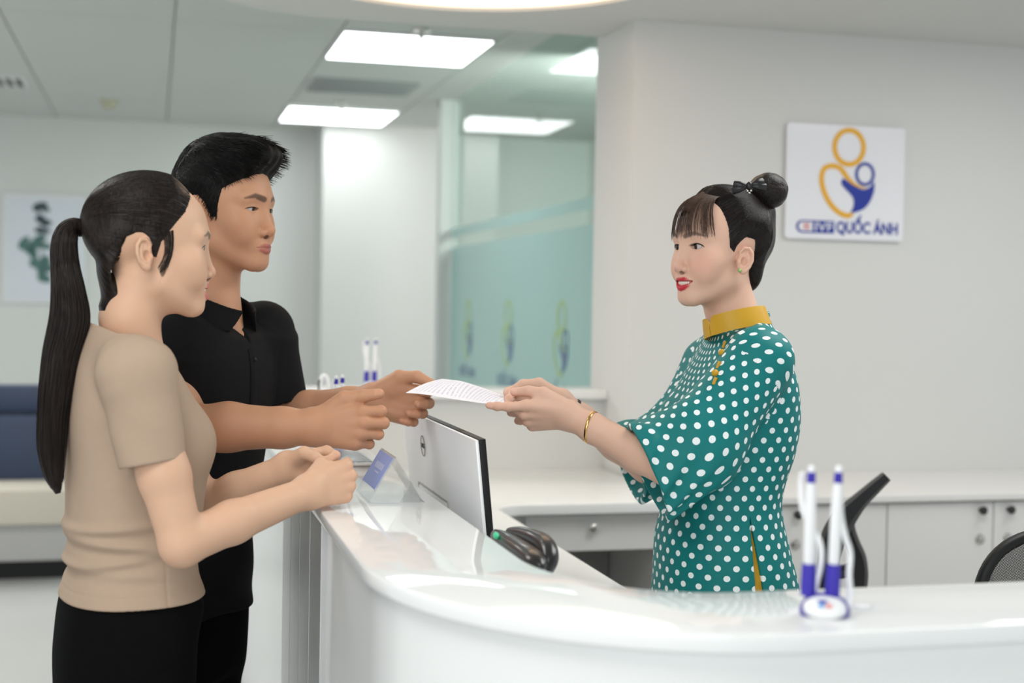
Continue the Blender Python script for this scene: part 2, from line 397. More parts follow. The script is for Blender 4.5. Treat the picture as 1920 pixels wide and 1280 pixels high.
# ---------------------------------------------------------------- the reception desk
def rail(off):      # outline of the counter offset inwards from its outer edge, from the far end round the corner to the right
    return [(.295+off, 5.08), (.295+off, 3.6)]+arc(.75, 2.0, .455-off, .525-off, 180, 270, 20)+[(3.6, 1.475+off)]
def band(o0, o1): return rail(o0)+rail(o1)[::-1]
desk = thing('reception_counter', 'curved white reception counter with a glossy stone ledge', 'counter', rm(.42, 3.0, 0))
MB().rprism(band(0, .24), ZL-.024, ZL, bev=.004).build('ledge', MT['counter'], desk, 40)
MB().rprism(band(.016, .05), .08, ZL-.024).build('front_panel', MT['front'], desk, 40)
MB().rprism(band(.20, .235), ZD, ZL-.024).build('inner_panel', MT['front'], desk, 40)
MB().rprism(band(.05, .09), 0, .08).build('plinth', MT['steel'], desk, 40)
sp = MB()
for k in range(4): sp.rbox(.295+.004, .295+.018, 2.52+k*.19, 2.70+k*.19, .08, ZL-.026, .002)
sp.build('steel_strip', MT['steel'], desk)['label'] = 'vertical grey steel strip on the front'
# lower work top (inside of the U) and its back run
wt = [(.53, 5.12), (.53, 2.15)]+[(.56, 1.95), (.62, 1.80), (.74, 1.71), (3.6, 1.71), (3.6, 2.25), (1.35, 2.25), (1.12, 2.42), (1.03, 2.7)]+[(1.03, 4.08)]+arc(1.15, 4.08, .12, .12, 180, 90, 6)+[(1.69, 4.2), (1.69, 5.12)]
MB().rprism(wt, ZD-.035, ZD, bev=.004).build('work_top', MT['front'], desk, 40)
MB().rbox(.56, .60, 2.1, 5.1, 0, ZD-.035).build('leg_panel', MT['white'], desk)
# drawers beside the kneehole
dr = thing('drawer_unit', 'white drawer unit above the dark kneehole at the back of the desk', 'drawers', rm(1.4, 4.3, 0))
def room_on(px, py, v):          # point on the vertical plane v = const seen at a pixel -> (u, z)
    r = ray(px, py); d = v/(-ST*r[0]+CT*r[1]); w = CAM+d*r
    return CT*w[0]+ST*w[1], w[2]
uL, zt = room_on(985, 965, 4.26); uR, _ = room_on(1233, 955, 4.26); _, zb = room_on(1100, 1032, 4.26)
MB().rbox(uL-.25, UC-.01, 4.275, 5.05, zb+.01, ZD-.035).build('body', MT['cab'], dr)
MB().rbox(uL, uR, 4.255, 4.275, zb, ZD-.045, .003).build('drawer_front', MT['cab'], dr)
uk, zk = room_on(1110, 988, 4.255)
kb = lambda u, z, v: MB().lathe([(.006, 0), (.006, .014), (.014, .018), (.015, .026), (.010, .030)], Matrix.Translation(Vector(rm(u, v, z))) @ frame((0, 0, 0), rm(1, 0, 0), rm(0, -1, 0)), 14)
kb(uk, zk, 4.255).build('knob', MT['chrome'], dr, 40)
MB().rbox(uR+.005, uR+.05, 4.26, 5.05, 0, ZD-.035).build('side_panel', MT['cab'], dr)
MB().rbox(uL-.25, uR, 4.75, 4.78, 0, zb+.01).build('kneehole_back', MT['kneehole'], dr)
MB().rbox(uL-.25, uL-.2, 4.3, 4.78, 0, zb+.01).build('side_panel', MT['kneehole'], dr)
# cabinets along the sign wall
seams = [room_on(x, 1000, 4.22)[0] for x in (1462, 1663, 1862)]
wS = seams[1]-seams[0]; seams = [max(seams[0]-wS, UC+.015)]+seams+[seams[2]+wS*k for k in (1, 2, 3)]
cabs = thing('cabinet', 'long white low cabinet along the wall under the logo sign', 'cabinet', rm(2.6, 4.5, 0))
ztop = room_on(1700, 928, 4.20)[1]
MB().rbox(seams[0], seams[-1], 4.24, VW, .08, ztop-.02).build('body', MT['cab'], cabs)
MB().rbox(UC, seams[-1]+.02, 4.20, VW, ztop-.024, ztop, .004).build('cabinet_top', MT['cab'], cabs)
MB().rbox(seams[0], seams[-1], 4.30, VW, 0, .08).build('plinth', MT['grey'], cabs)
zk1 = room_on(1837, 955, 4.22)[1]; zk2 = room_on(1840, 1010, 4.22)[1]; ku = room_on(1837, 955, 4.22)[0]; off = seams[3]-ku
for i in range(len(seams)-1):
    d = MB().rbox(seams[i]+.0025, seams[i+1]-.0025, 4.22, 4.24, .09, ztop-.032, .002).build('door', MT['cab'], cabs)
    ku = seams[i+1]-off if i % 2 == 0 else seams[i]+off
    if i == 1: ku = seams[i]+off
    if i == 2: ku = seams[i+1]-off
    if i == 0: ku = seams[i+1]-off
    if i == 3: ku = seams[i]+off
    kb(ku, zk1, 4.22).build('knob', MT['darkgrey'], d, 40)
    MB().lathe([(.016, 0), (.018, .004), (.012, .007)], Matrix.Translation(Vector(rm(ku+.003, 4.22, zk2))) @ frame((0, 0, 0), rm(1, 0, 0), rm(0, -1, 0)), 14).build('lock', MT['chrome'], d, 40)
# sign board
c = room_on(1586.5, 342.5, VW-.02); d = np.dot(rm(c[0], VW-.02, c[1])-CAM, _F); scs = d/FPX/CT*1.0
sg = thing('logo_sign', 'square white acrylic sign board with a gold and blue emblem on the wall', 'sign', rm(c[0], VW, c[1]))
mt = Matrix.Translation(Vector(rm(c[0], VW-.018, c[1]))) @ frame((0, 0, 0), rm(1, 0, 0), rm(0, -1, 0)) @ Matrix.Rotation(0, 4, 'Z')
hw = 118*scs; hh = 107*d/FPX
MB().prism(arc(hw-.012, hh-.012, .012, .012, 0, 90, 5)+arc(-hw+.012, hh-.012, .012, .012, 90, 180, 5)+arc(-hw+.012, -hh+.012, .012, .012, 180, 270, 5)+arc(hw-.012, -hh+.012, .012, .012, 270, 360, 5), -.008, 0, mt).build('board', MT['signwhite'], sg)
MB().rbox(c[0]-hw*.7, c[0]+hw*.7, VW-.011, VW, c[1]-hh*.7, c[1]+hh*.7).build('spacer', MT['grey'], sg)
emblem(mt, scs, MT['gold'], MT['blue'], sg, True, MT['signwhite'], principled('stripe_red', srgb(200, 120, 120), .4, noise=.05))

# ---------------------------------------------------------------- poster and bench on the left
def on_v(px, py, v): r = ray(px, py); return CAM+r*(v/(-ST*r[0]+CT*r[1]))
a = room_on(6, 362, 11.37); b = room_on(160, 570, 11.37)
pf = thing('poster', 'pale framed poster of a green leafy branch on the far wall', 'poster', rm((a[0]+b[0])/2, 11.4, (a[1]+b[1])/2))
MB().rbox(a[0], b[0], 11.37, 11.4, b[1], a[1], .004).build('frame', principled('poster_frame', (.70, .72, .74), .4, noise=.01), pf)
MB().rbox(a[0]+.03, b[0]-.03, 11.366, 11.371, b[1]+.03, a[1]-.03).build('sheet', principled('poster_sheet', (.66, .69, .75), .6, noise=.02), pf)
leafm = [principled('leaf_green', srgb(82, 118, 112), .6, noise=.15), principled('leaf_dark', srgb(62, 78, 84), .6, noise=.15)]
lf = [(75, 387, 14, 8, -25), (86, 392, 8, 5, 20), (78, 412, 12, 8, 30), (88, 418, 9, 6, -10), (80, 432, 15, 6, 5), (45, 455, 14, 8, -60), (55, 466, 14, 9, 30), (68, 458, 12, 9, 10), (62, 476, 11, 8, 60), (75, 448, 12, 8, -30), (88, 462, 9, 6, 20), (72, 495, 17, 9, 15), (86, 488, 10, 8, 40), (92, 503, 9, 7, -20), (83, 521, 13, 9, 25), (78, 508, 9, 6, 0)]
for i, (x, y, w, h, an) in enumerate(lf):
    u, z = room_on(x, y, 11.36); s = 11.2/FPX; pts = []
    for k in range(12):
        aa = 2*math.pi*k/12; ex, ez = w*s*math.cos(aa), h*s*math.sin(aa)*(1-.25*math.cos(aa)); cc, ss = math.cos(math.radians(-an)), math.sin(math.radians(-an))
        pts.append((ex*cc-ez*ss, ex*ss+ez*cc))
    MB().prism(pts, 0, .002, Matrix.Translation(Vector(rm(u, 11.366, z))) @ frame((0, 0, 0), rm(1, 0, 0), rm(0, -1, 0))).build('leaf', leafm[1 if y < 440 else 0], pf)
sm = MB()
for (x0, y0), (x1, y1) in zip([(70, 385), (80, 430), (78, 470)], [(80, 430), (78, 470), (84, 525)]):
    p0 = on_v(x0, y0, 11.366); p1 = on_v(x1, y1, 11.366); sm.tube([p0, p1], .005, 5)
sm.build('stem', leafm[1], pf)
# waiting bench
dB = 6.9; bl = P(-260, 1000, dB); br = P(150, 1000, dB)
ub0 = CT*bl[0]+ST*bl[1]; ub1 = CT*br[0]+ST*br[1]; vb = -ST*br[0]+CT*br[1]
zz = lambda y: P(60, y, dB)[2]
bn = thing('waiting_bench', 'long navy and cream waiting bench behind the woman with the ponytail', 'bench', rm((ub0+ub1)/2, vb+.3, 0))
for k in range(2):
    s0 = ub0+(ub1-ub0)*k/2; s1 = ub0+(ub1-ub0)*(k+1)/2
    MB().rbox(s0+.004, s1-.004, vb+.42, vb+.58, zz(785), zz(731), .02).build('backrest', MT['navy'], bn, 50)
    MB().rbox(s0+.004, s1-.004, vb+.34, vb+.56, zz(915), zz(788), .025).build('back_cushion', MT['navy'], bn, 50)
    MB().rbox(s0+.004, s1-.004, vb-.05, vb+.40, zz(978), zz(912), .02).build('seat', MT['cream'], bn, 50)
MB().rbox(ub0, ub1, vb, vb+.55, max(.10, zz(1062)), zz(978), .01).build('base', MT['grey'], bn)
MB().rbox(ub0+.05, ub1-.05, vb+.08, vb+.5, 0, max(.10, zz(1062)), .0).build('plinth', MT['dark'], bn)
# ---------------------------------------------------------------- implicit surfaces for bodies, hair and clothes
F4 = np.float32
def A(v): return np.asarray(v, F4)
def smin(a, b, k):
    h = np.maximum(k-np.abs(a-b), 0)/k
    return np.minimum(a, b)-h*h*(k*.25)
def smax(a, b, k): return -smin(-a, -b, k)
def cap(p, a, b, ra, rb):
    a, b = A(a), A(b); ab = b-a; q = p-a
    t = np.clip(q@ab/np.dot(ab, ab), 0, 1)
    q = q-t[:, None]*ab
    return np.sqrt(np.einsum('ij,ij->i', q, q))-(F4(ra)+F4(rb-ra)*t)
def sph(p, c, r):
    q = p-A(c); return np.sqrt(np.einsum('ij,ij->i', q, q))-F4(r)
def ell(p, c, r, R=None):
    q = p-A(c)
    if R is not None: q = q@A(R)
    r = A(r); k = q/r; k0 = np.sqrt(np.einsum('ij,ij->i', k, k))+1e-9
    k = k/r; k1 = np.sqrt(np.einsum('ij,ij->i', k, k))+1e-9
    return k0*(k0-1)/k1
def Rx(d): c, s = math.cos(math.radians(d)), math.sin(math.radians(d)); return np.array([[1, 0, 0], [0, c, -s], [0, s, c]])
def Ry(d): c, s = math.cos(math.radians(d)), math.sin(math.radians(d)); return np.array([[c, 0, s], [0, 1, 0], [-s, 0, c]])
def Rz(d): c, s = math.cos(math.radians(d)), math.sin(math.radians(d)); return np.array([[c, -s, 0], [s, c, 0], [0, 0, 1]])
def poly2(x, y, pts):                      # signed distance to a polygon (negative inside)
    pts = [A(q) for q in pts]; d = np.full(x.shape, 1e9, F4); ins = np.zeros(x.shape, bool); n = len(pts)
    for i in range(n):
        a, b = pts[i], pts[(i+1) % n]; e = b-a
        wx, wy = x-a[0], y-a[1]
        t = np.clip((wx*e[0]+wy*e[1])/(e@e), 0, 1)
        dx, dy = wx-e[0]*t, wy-e[1]*t; d = np.minimum(d, dx*dx+dy*dy)
        c = ((a[1] > y) != (b[1] > y))
        if abs(e[1]) > 1e-9: ins ^= c & (x < e[0]*(y-a[1])/e[1]+a[0])
    d = np.sqrt(d); return np.where(ins, -d, d)
def table(rows, n=160):                    # smooth table of (z, values...) rows
    rows = sorted(rows); c = catmull(rows, 12); c = np.array(c)
    return c[np.argsort(c[:, 0])]
def loft(p, tb, n=2.3):                    # tb columns: z, cx, cy, a, b
    z = p[:, 2]; g = lambda k: np.interp(z, tb[:, 0], tb[:, k]).astype(F4)
    a, b = g(3), g(4); x = np.abs(p[:, 0]-g(1))/a; y = np.abs(p[:, 1]-g(2))/b
    q = (x**n+y**n)**(1/n)
    return (q-1)*np.minimum(a, b)
POOL = ThreadPoolExecutor(4)
def peval(f, p, ch=40000):
    parts = [p[i:i+ch] for i in range(0, len(p), ch)]
    return np.concatenate(list(POOL.map(f, parts))).astype(F4)
def surface(f, lo, hi, h, slack=1.35, B=8):
    lo = np.array(lo, float); hi = np.array(hi, float)
    nb = np.ceil((hi-lo)/(B*h)).astype(int)
    gi = np.stack(np.meshgrid(*[np.arange(k) for k in nb], indexing='ij'), -1).reshape(-1, 3)
    cen = (lo+(gi+.5)*B*h).astype(F4)
    d = peval(f, cen); act = gi[np.abs(d) < .5*B*h*1.733*slack]
    k = np.arange(B+1); off = np.stack(np.meshgrid(k, k, k, indexing='ij'), -1).reshape(-1, 3)
    idx = (act[:, None, :]*B+off[None]).astype(np.int64)
    val = peval(f, (lo+idx.reshape(-1, 3)*h).astype(F4)).reshape(len(act), B+1, B+1, B+1)
    val = np.where(np.abs(val) < 1e-7, 1e-7, val)
    s = val < 0
    c = [(i, j, l) for i in (0, 1) for j in (0, 1) for l in (0, 1)]
    cs = sum(s[:, i:B+i, j:B+j, l:B+l].astype(np.int8) for i, j, l in c)
    bi, ci, cj, ck = np.nonzero((cs > 0) & (cs < 8))
    V = np.zeros((len(bi), 3)); cnt = np.zeros(len(bi))
    for ax in range(3):
        for o1 in (0, 1):
            for o2 in (0, 1):
                o = [o1, o2]; o.insert(ax, 0); e = list(o); e[ax] = 1
                v0 = val[bi, ci+o[0], cj+o[1], ck+o[2]]; v1 = val[bi, ci+e[0], cj+e[1], ck+e[2]]
                m = (v0 < 0) != (v1 < 0); t = np.where(m, v0/np.where(m, v0-v1, 1), 0)
                pt = np.array(o, float)[None]+np.zeros((len(bi), 3)); pt[:, ax] = t
                V += pt*m[:, None]; cnt += m
    V /= np.maximum(cnt, 1)[:, None]
    cell = act[bi]*B+np.stack([ci, cj, ck], -1)
    V = lo+(cell+V)*h
    N = (nb*B+4).astype(np.int64); key = lambda q: ((q[..., 0]+1)*N[1]+(q[..., 1]+1))*N[2]+(q[..., 2]+1)
    kk = key(cell.astype(np.int64)); order = np.argsort(kk); ks = kk[order]
    Q = []
    for ax in range(3):
        sl0 = [slice(0, B)]*3; sl1 = [slice(0, B)]*3; sl1[ax] = slice(1, B+1)
        a, b = s[(slice(None),)+tuple(sl0)], s[(slice(None),)+tuple(sl1)]
        ei = np.nonzero(a != b); base = act[ei[0]]*B+np.stack(ei[1:], -1)
        flip = a[ei]
        u, w = [(1, 2), (2, 0), (0, 1)][ax]
        quad = []
        for du, dw in ((-1, -1), (0, -1), (0, 0), (-1, 0)):
            q = base.astype(np.int64).copy(); q[:, u] += du; q[:, w] += dw
            kq = key(q); pos = np.clip(np.searchsorted(ks, kq), 0, len(ks)-1)
            quad.append(np.where(ks[pos] == kq, order[pos], -1))
        quad = np.stack(quad, -1); ok = (quad >= 0).all(1)
        quad = quad[ok]; fl = flip[ok]
        quad[~fl] = quad[~fl][:, ::-1]
        Q.append(quad)
    Q = np.concatenate(Q)
    # pull the vertices onto the surface
    V = V.astype(F4); e = F4(h*.3)
    d0 = peval(f, V); g = np.stack([peval(f, V+A([e, 0, 0]))-d0, peval(f, V+A([0, e, 0]))-d0, peval(f, V+A([0, 0, e]))-d0], -1)/e
    V = V-np.clip(d0/np.maximum((g*g).sum(1), .25), -h*.5, h*.5)[:, None]*g
    return V, Q
def mesh_from(name, parts, cols=None, attrs=None):
    V = np.concatenate([p[0] for p in parts]); n = 0; Qs = []
    for v, q in parts: Qs.append(q+n); n += len(v)
    Q = np.concatenate(Qs)
    me = bpy.data.meshes.new(name)
    me.vertices.add(len(V)); me.vertices.foreach_set('co', V.astype(F4).ravel())
    me.loops.add(Q.size); me.loops.foreach_set('vertex_index', Q.astype(np.int32).ravel())
    me.polygons.add(len(Q)); me.polygons.foreach_set('loop_start', np.arange(0, Q.size, 4, dtype=np.int32))
    me.update(calc_edges=True); me.polygons.foreach_set('use_smooth', np.ones(len(Q), bool))
    if cols is not None:
        a = me.attributes.new('Col', 'FLOAT_COLOR', 'POINT'); a.data.foreach_set('color', np.concatenate([cols, np.ones((len(cols), 1))], 1).astype(F4).ravel())
    for nm, arr in (attrs or {}).items():
        a = me.attributes.new(nm, 'FLOAT_VECTOR', 'POINT'); a.data.foreach_set('vector', arr.astype(F4).ravel())
    return me, V, Q
def raycast(f, px, py, d0=2.0, d1=4.5):
    r = ray(px, py); r = r/np.linalg.norm(r); t = d0
    for _ in range(200):
        d = float(f((CAM+t*r)[None].astype(F4))[0])
        if d < 2e-4: break
        t += d*.7
        if t > d1*1.2: return None
    return CAM+t*r

# ---------------------------------------------------------------- head
def limbs(p, pts, rr):
    d = None
    for a, b, ra, rb in zip(pts, pts[1:], rr, rr[1:]):
        e = cap(p, a, b, ra, rb); d = e if d is None else np.minimum(d, e)
    return d
class Head:
    """x forward, y left, z up from eye level; unit is metres of an average head times scale"""
    def __init__(s, px, py, d, yaw, pitch=0, roll=0, scale=1., male=False, smile=0., slim=1., eye=1., lash=.0008, ear=(0, 0, .92), lips=1.):
        s.lips = lips
        s.lash = lash; s.ear = ear; s.o = P(px, py, d); s.R = Rz(yaw) @ Ry(-pitch) @ Rx(roll); s.k = scale; s.male = male; s.smile = smile; s.slim = slim; s.eye = eye
    def w(s, q): return s.o+s.R @ (np.array(q, float)*s.k)
    def l(s, p): return ((p-A(s.o)) @ A(s.R))/F4(s.k)
    def skull(s, q):
        d = ell(q, (-.006, 0, .032), (.100, .076, .083))
        return smin(d, ell(q, (.035, 0, -.03), (.057, .058*s.slim, .084)), .03)
    def mouth(s):
        sm = s.smile; lk = s.lips; g = .0088*sm; c = .0065*sm; w = .0248+.0045*sm; U, L_, M_ = [], [], []
        for u in (0, .3, .58, .82, 1.):
            x = .0978-.0115*u*u-.0028*sm*u; k = 1-u*u; z = -.0732+c*u*u
            U.append(((x-.0005, u*w, z+(g/2+.0060*lk)*k), .0050*lk*k+.0012*(1-k)))
            L_.append(((x-.0022, u*w, z-(g/2+.0062*lk)*k), .0062*lk*k+.0012*(1-k)))
            M_.append(((x+.0010*sm+.0042*(1-sm)-.001*(1-k), u*w*1.03, z), .0009+(g/2+.0004*sm)*k))
        return [tuple(zip(*q)) for q in (U, L_, M_)]
    def sdf(s, q):
        m = s.male; sl = s.slim; sm = s.smile
        d = s.skull(q); Y = np.abs(q[:, 1]); a = np.stack([q[:, 0], Y, q[:, 2]], -1)   # mirrored half
        jw = .050 if m else .043
        d = smin(d, cap(a, (.010, jw*sl, -.066), (.072, .014, -.100), .017, .014), .025)
        d = smin(d, ell(q, (.077, 0, -.099), (.016, .019, .0155)), .02)
        d = smin(d, sph(a, (.058, .045*sl, -.028), .021), .025)
        d = smin(d, sph(a, (.066, .034, -.050-.0*sm), .018+.003*sm), .022)
        d = smin(d, ell(q, (.077, 0, -.070), (.020, .027, .021)), .016)
        d = smin(d, cap(a, (.084, .010, .020), (.070, .046, .020), .0095, .010), .016)
        d = smax(d, -sph(a, (.1055, .031, .0015), .0195), .014)
        # nose
        d = smin(d, cap(q, (.086, 0, .006), (.1015, 0, -.036), .0062, .0085), .011)
        d = smin(d, sph(q, (.1030, 0, -.0400), .0098 if m else .0088), .006)
        d = smin(d, ell(a, (.0935, .0140 if m else .0125, -.0445), (.0100, .0074 if m else .0066, .0074 if m else .0066)), .004)
        d = smin(d, cap(q, (.098, 0, -.050), (.0955, 0, -.058), .004, .004), .01)
        d = smax(d, -ell(a, (.0985, .0062, -.0515), (.0050, .0030, .0028)), .002)
        # lips
        (uq, ur), (lq, lr), (mq, mr) = s.mouth()
        d = smin(d, limbs(a, uq, ur), .0035); d = smin(d, limbs(a, lq, lr), .0035)
        d = smax(d, -limbs(a, mq, mr), .0015)
        d = smin(d, ell(a, (.083, .0, -.0895), (.004, .004, .004)), .01)
        # eyes: lids, then the almond opening
        d = smin(d, sph(a, (.0705, .031, 0), .0142), .004)
        q2 = a-A((.0835, .0315, -.0002)); q2 = q2 @ A(Rz(16) @ Rx(-4))
        k = q2/A((.010, .0138, .0047*s.eye)); kk = np.sqrt(np.einsum('ij,ij->i', k, k))
        d = smax(d, -(kk-1)*F4(.0042), .0012)
        d = smax(d, -cap(a, (.0835, .020, .0088), (.077, .043, .0082), .0010, .0008), .003)   # crease of the upper lid
        # ears
        EM = Rz(-20) @ Ry(-9) @ Rx(5); er = ((a-A((-.004+s.ear[0], .0735, -.0185+s.ear[1]))) @ A(EM))/F4(s.ear[2])
        e = ell(er, (-.003, 0, 0), (.0165, .0048, .0285))
        e = smin(e, ell(er, (.003, -.004, -.004), (.012, .007, .018)), .004)
        e = smin(e, limbs(er, [(.008, .001, .002), (.011, .003, .016), (.004, .0045, .0265), (-.008, .005, .0275), (-.0165, .0055, .018), (-.0185, .005, .002), (-.0145, .0035, -.013), (-.006, .002, -.023)], [.0022, .003, .0033, .0034, .0034, .0032, .0028, .0035]), .003)
        e = smin(e, limbs(er, [(-.006, .0035, .018), (-.0105, .004, .006), (-.0095, .0035, -.006), (-.003, .003, -.0145)], [.0018, .0026, .0026, .003]), .003)
        e = smin(e, ell(er, (-.001, .0005, -.0235), (.0075, .0048, .0075)), .004)
        e = smax(e, -ell(er, (.0005, .006, -.003), (.0075, .0085, .0100)), .0025)
        e = smin(e, ell(er, (.0105, .001, -.006), (.0035, .0045, .0055)), .003)
        d = smin(d, e, .005)
        # neck root
        return d
    def colours(s, q, base, lip, brow, cheek=0.2, browz=.0235, browthick=.0042, makeup=0.):
        a = np.stack([q[:, 0], np.abs(q[:, 1]), q[:, 2]], -1).astype(F4); n = len(q)
        c = np.tile(np.array(base, float), (n, 1)); sm = s.smile
        mixc = lambda w, col: c.__imul__(1-w[:, None]).__iadd__(w[:, None]*np.array(col)[None])
        red = np.array(base)*np.array([1.08, .78, .74])
        w = np.exp(-(sph(a, (.070, .042, -.036), 0)/.026)**2)*cheek; mixc(w, red)
        w = np.exp(-(sph(a, (.104, 0, -.042), 0)/.014)**2)*.25; mixc(w, red)
        w = np.clip(1-np.abs(a[:, 1]-.073)/.02, 0, 1)*np.exp(-((a[:, 0]+.004)/.02)**2-((a[:, 2]+.018)/.035)**2)*.3; mixc(w, red)
        (uq, ur), (lq, lr), (mq, mr) = s.mouth()
        up = limbs(a, uq, [r+.0009 for r in ur]); lo = limbs(a, lq, [r+.0012 for r in lr])
        w = np.clip(.5-np.minimum(up, lo)/.0012, 0, 1)*(a[:, 0] > .07); mixc(w, lip)
        line = limbs(a, [(x-.003*(1-sm), y, z) for x, y, z in mq], [r*.9 for r in mr])
        w = np.clip(.5-line/.0012, 0, 1)*(.8 if sm < .3 else .55)*(a[:, 0] > .07); mixc(w, np.array(lip)*.22)
        a2 = a*A((0, 1, 1))
        b1 = cap(a2, (0, .0130, browz-.003), (0, .033, browz+.0025), browthick, browthick*.85)
        b2 = cap(a2, (0, .033, browz+.0025), (0, .0535, browz-.0035), browthick*.85, .0010)
        w = np.clip(.6-np.minimum(b1, b2)/.0030, 0, 1)*.78*(a[:, 0] > .045); mixc(w, brow)
        q2 = a-A((.0835, .0315, -.0002)); q2 = q2 @ A(Rz(16) @ Rx(-4))
        k = q2/A((.014, .0138, .0047*s.eye)); kk = np.sqrt((k*k).sum(1))
        upm = np.clip(q2[:, 2]/.002+.3, 0, 1)
        w = np.clip(1-(kk-1.0)/(.22+.16*makeup), 0, 1)*(kk > .8)*(a[:, 0] > .06)*(.10+.75*upm)*(.75+.25*makeup); mixc(w, (.02, .014, .012))
        w = np.exp(-(ell(a, (.0985, .0062, -.0515), (.004, .003, .003))/.002).clip(0)**2)*.7; mixc(w, np.array(base)*.2)  # shade inside the nostrils, painted dark into the skin colour
        return c
    def eyes(s, parent, look=(0, 0), iris=(.02, .011, .007)):
        for sd in (1, -1):
            c = (.0705, .031*sd, 0); T = Matrix.Identity(4)
            R3 = s.R @ Rz(look[0]) @ Ry(-look[1])
            for i in range(3):
                for j in range(3): T[i][j] = R3[i][j]
            m = MB(); m.ball((0, 0, 0), .0129*s.k, T, 28, 20)
            w = s.w(c); bmesh.ops.translate(m.bm, verts=m.bm.verts, vec=Vector(w))
            o = m.build('eye', EYE_MAT, parent, 180)
            ic = R3 @ np.array([.0113*s.k, 0, 0])
            im = MB(); im.lathe([(.0062*s.k, .0000), (.0058*s.k, .0011*s.k), (.0030*s.k, .0019*s.k), (.0003*s.k, .00205*s.k)], frame(w+ic, R3 @ np.array([0, 1, 0]), R3 @ np.array([1, 0, 0])), 24)
            im.build('iris', IRIS_MAT, o, 180)
            # upper lashes along the rim of the lid
            f = lambda p: s.sdf(s.l(p))*F4(s.k)
            tt = np.linspace(-.97, 1.12, 15); E = Rz(16) @ Rx(-4); pts = []
            for t_ in tt:
                zz_ = .0047*s.eye*math.sqrt(max(0, 1-t_*t_))*1.05-(.0012 if t_ > 1 else 0)
                q = np.array([.0835, .0315, -.0002])+np.array([.012, .0138*t_, zz_+.0003]) @ E.T; q[1] *= sd; pts.append(s.w(q))
            pts = settle(f, np.array(pts), np.tile(s.R @ np.array([1, 0, 0]), (15, 1)), 12, .0002)
            lm = MB(); lm.tube(list(pts), [s.lash*(.35+.65*math.sin(math.pi*k/14)**.5) for k in range(15)], 6); lm.build('eyelashes', MT['dark'], parent, 180)
EYE_MAT = principled('eye_white', (.50, .45, .43), .25, coat=.15, noise=.02)
IRIS_MAT = principled('iris_brown', (.010, .005, .003), .12, spec=.3, coat=.1, noise=.2, nscale=300)

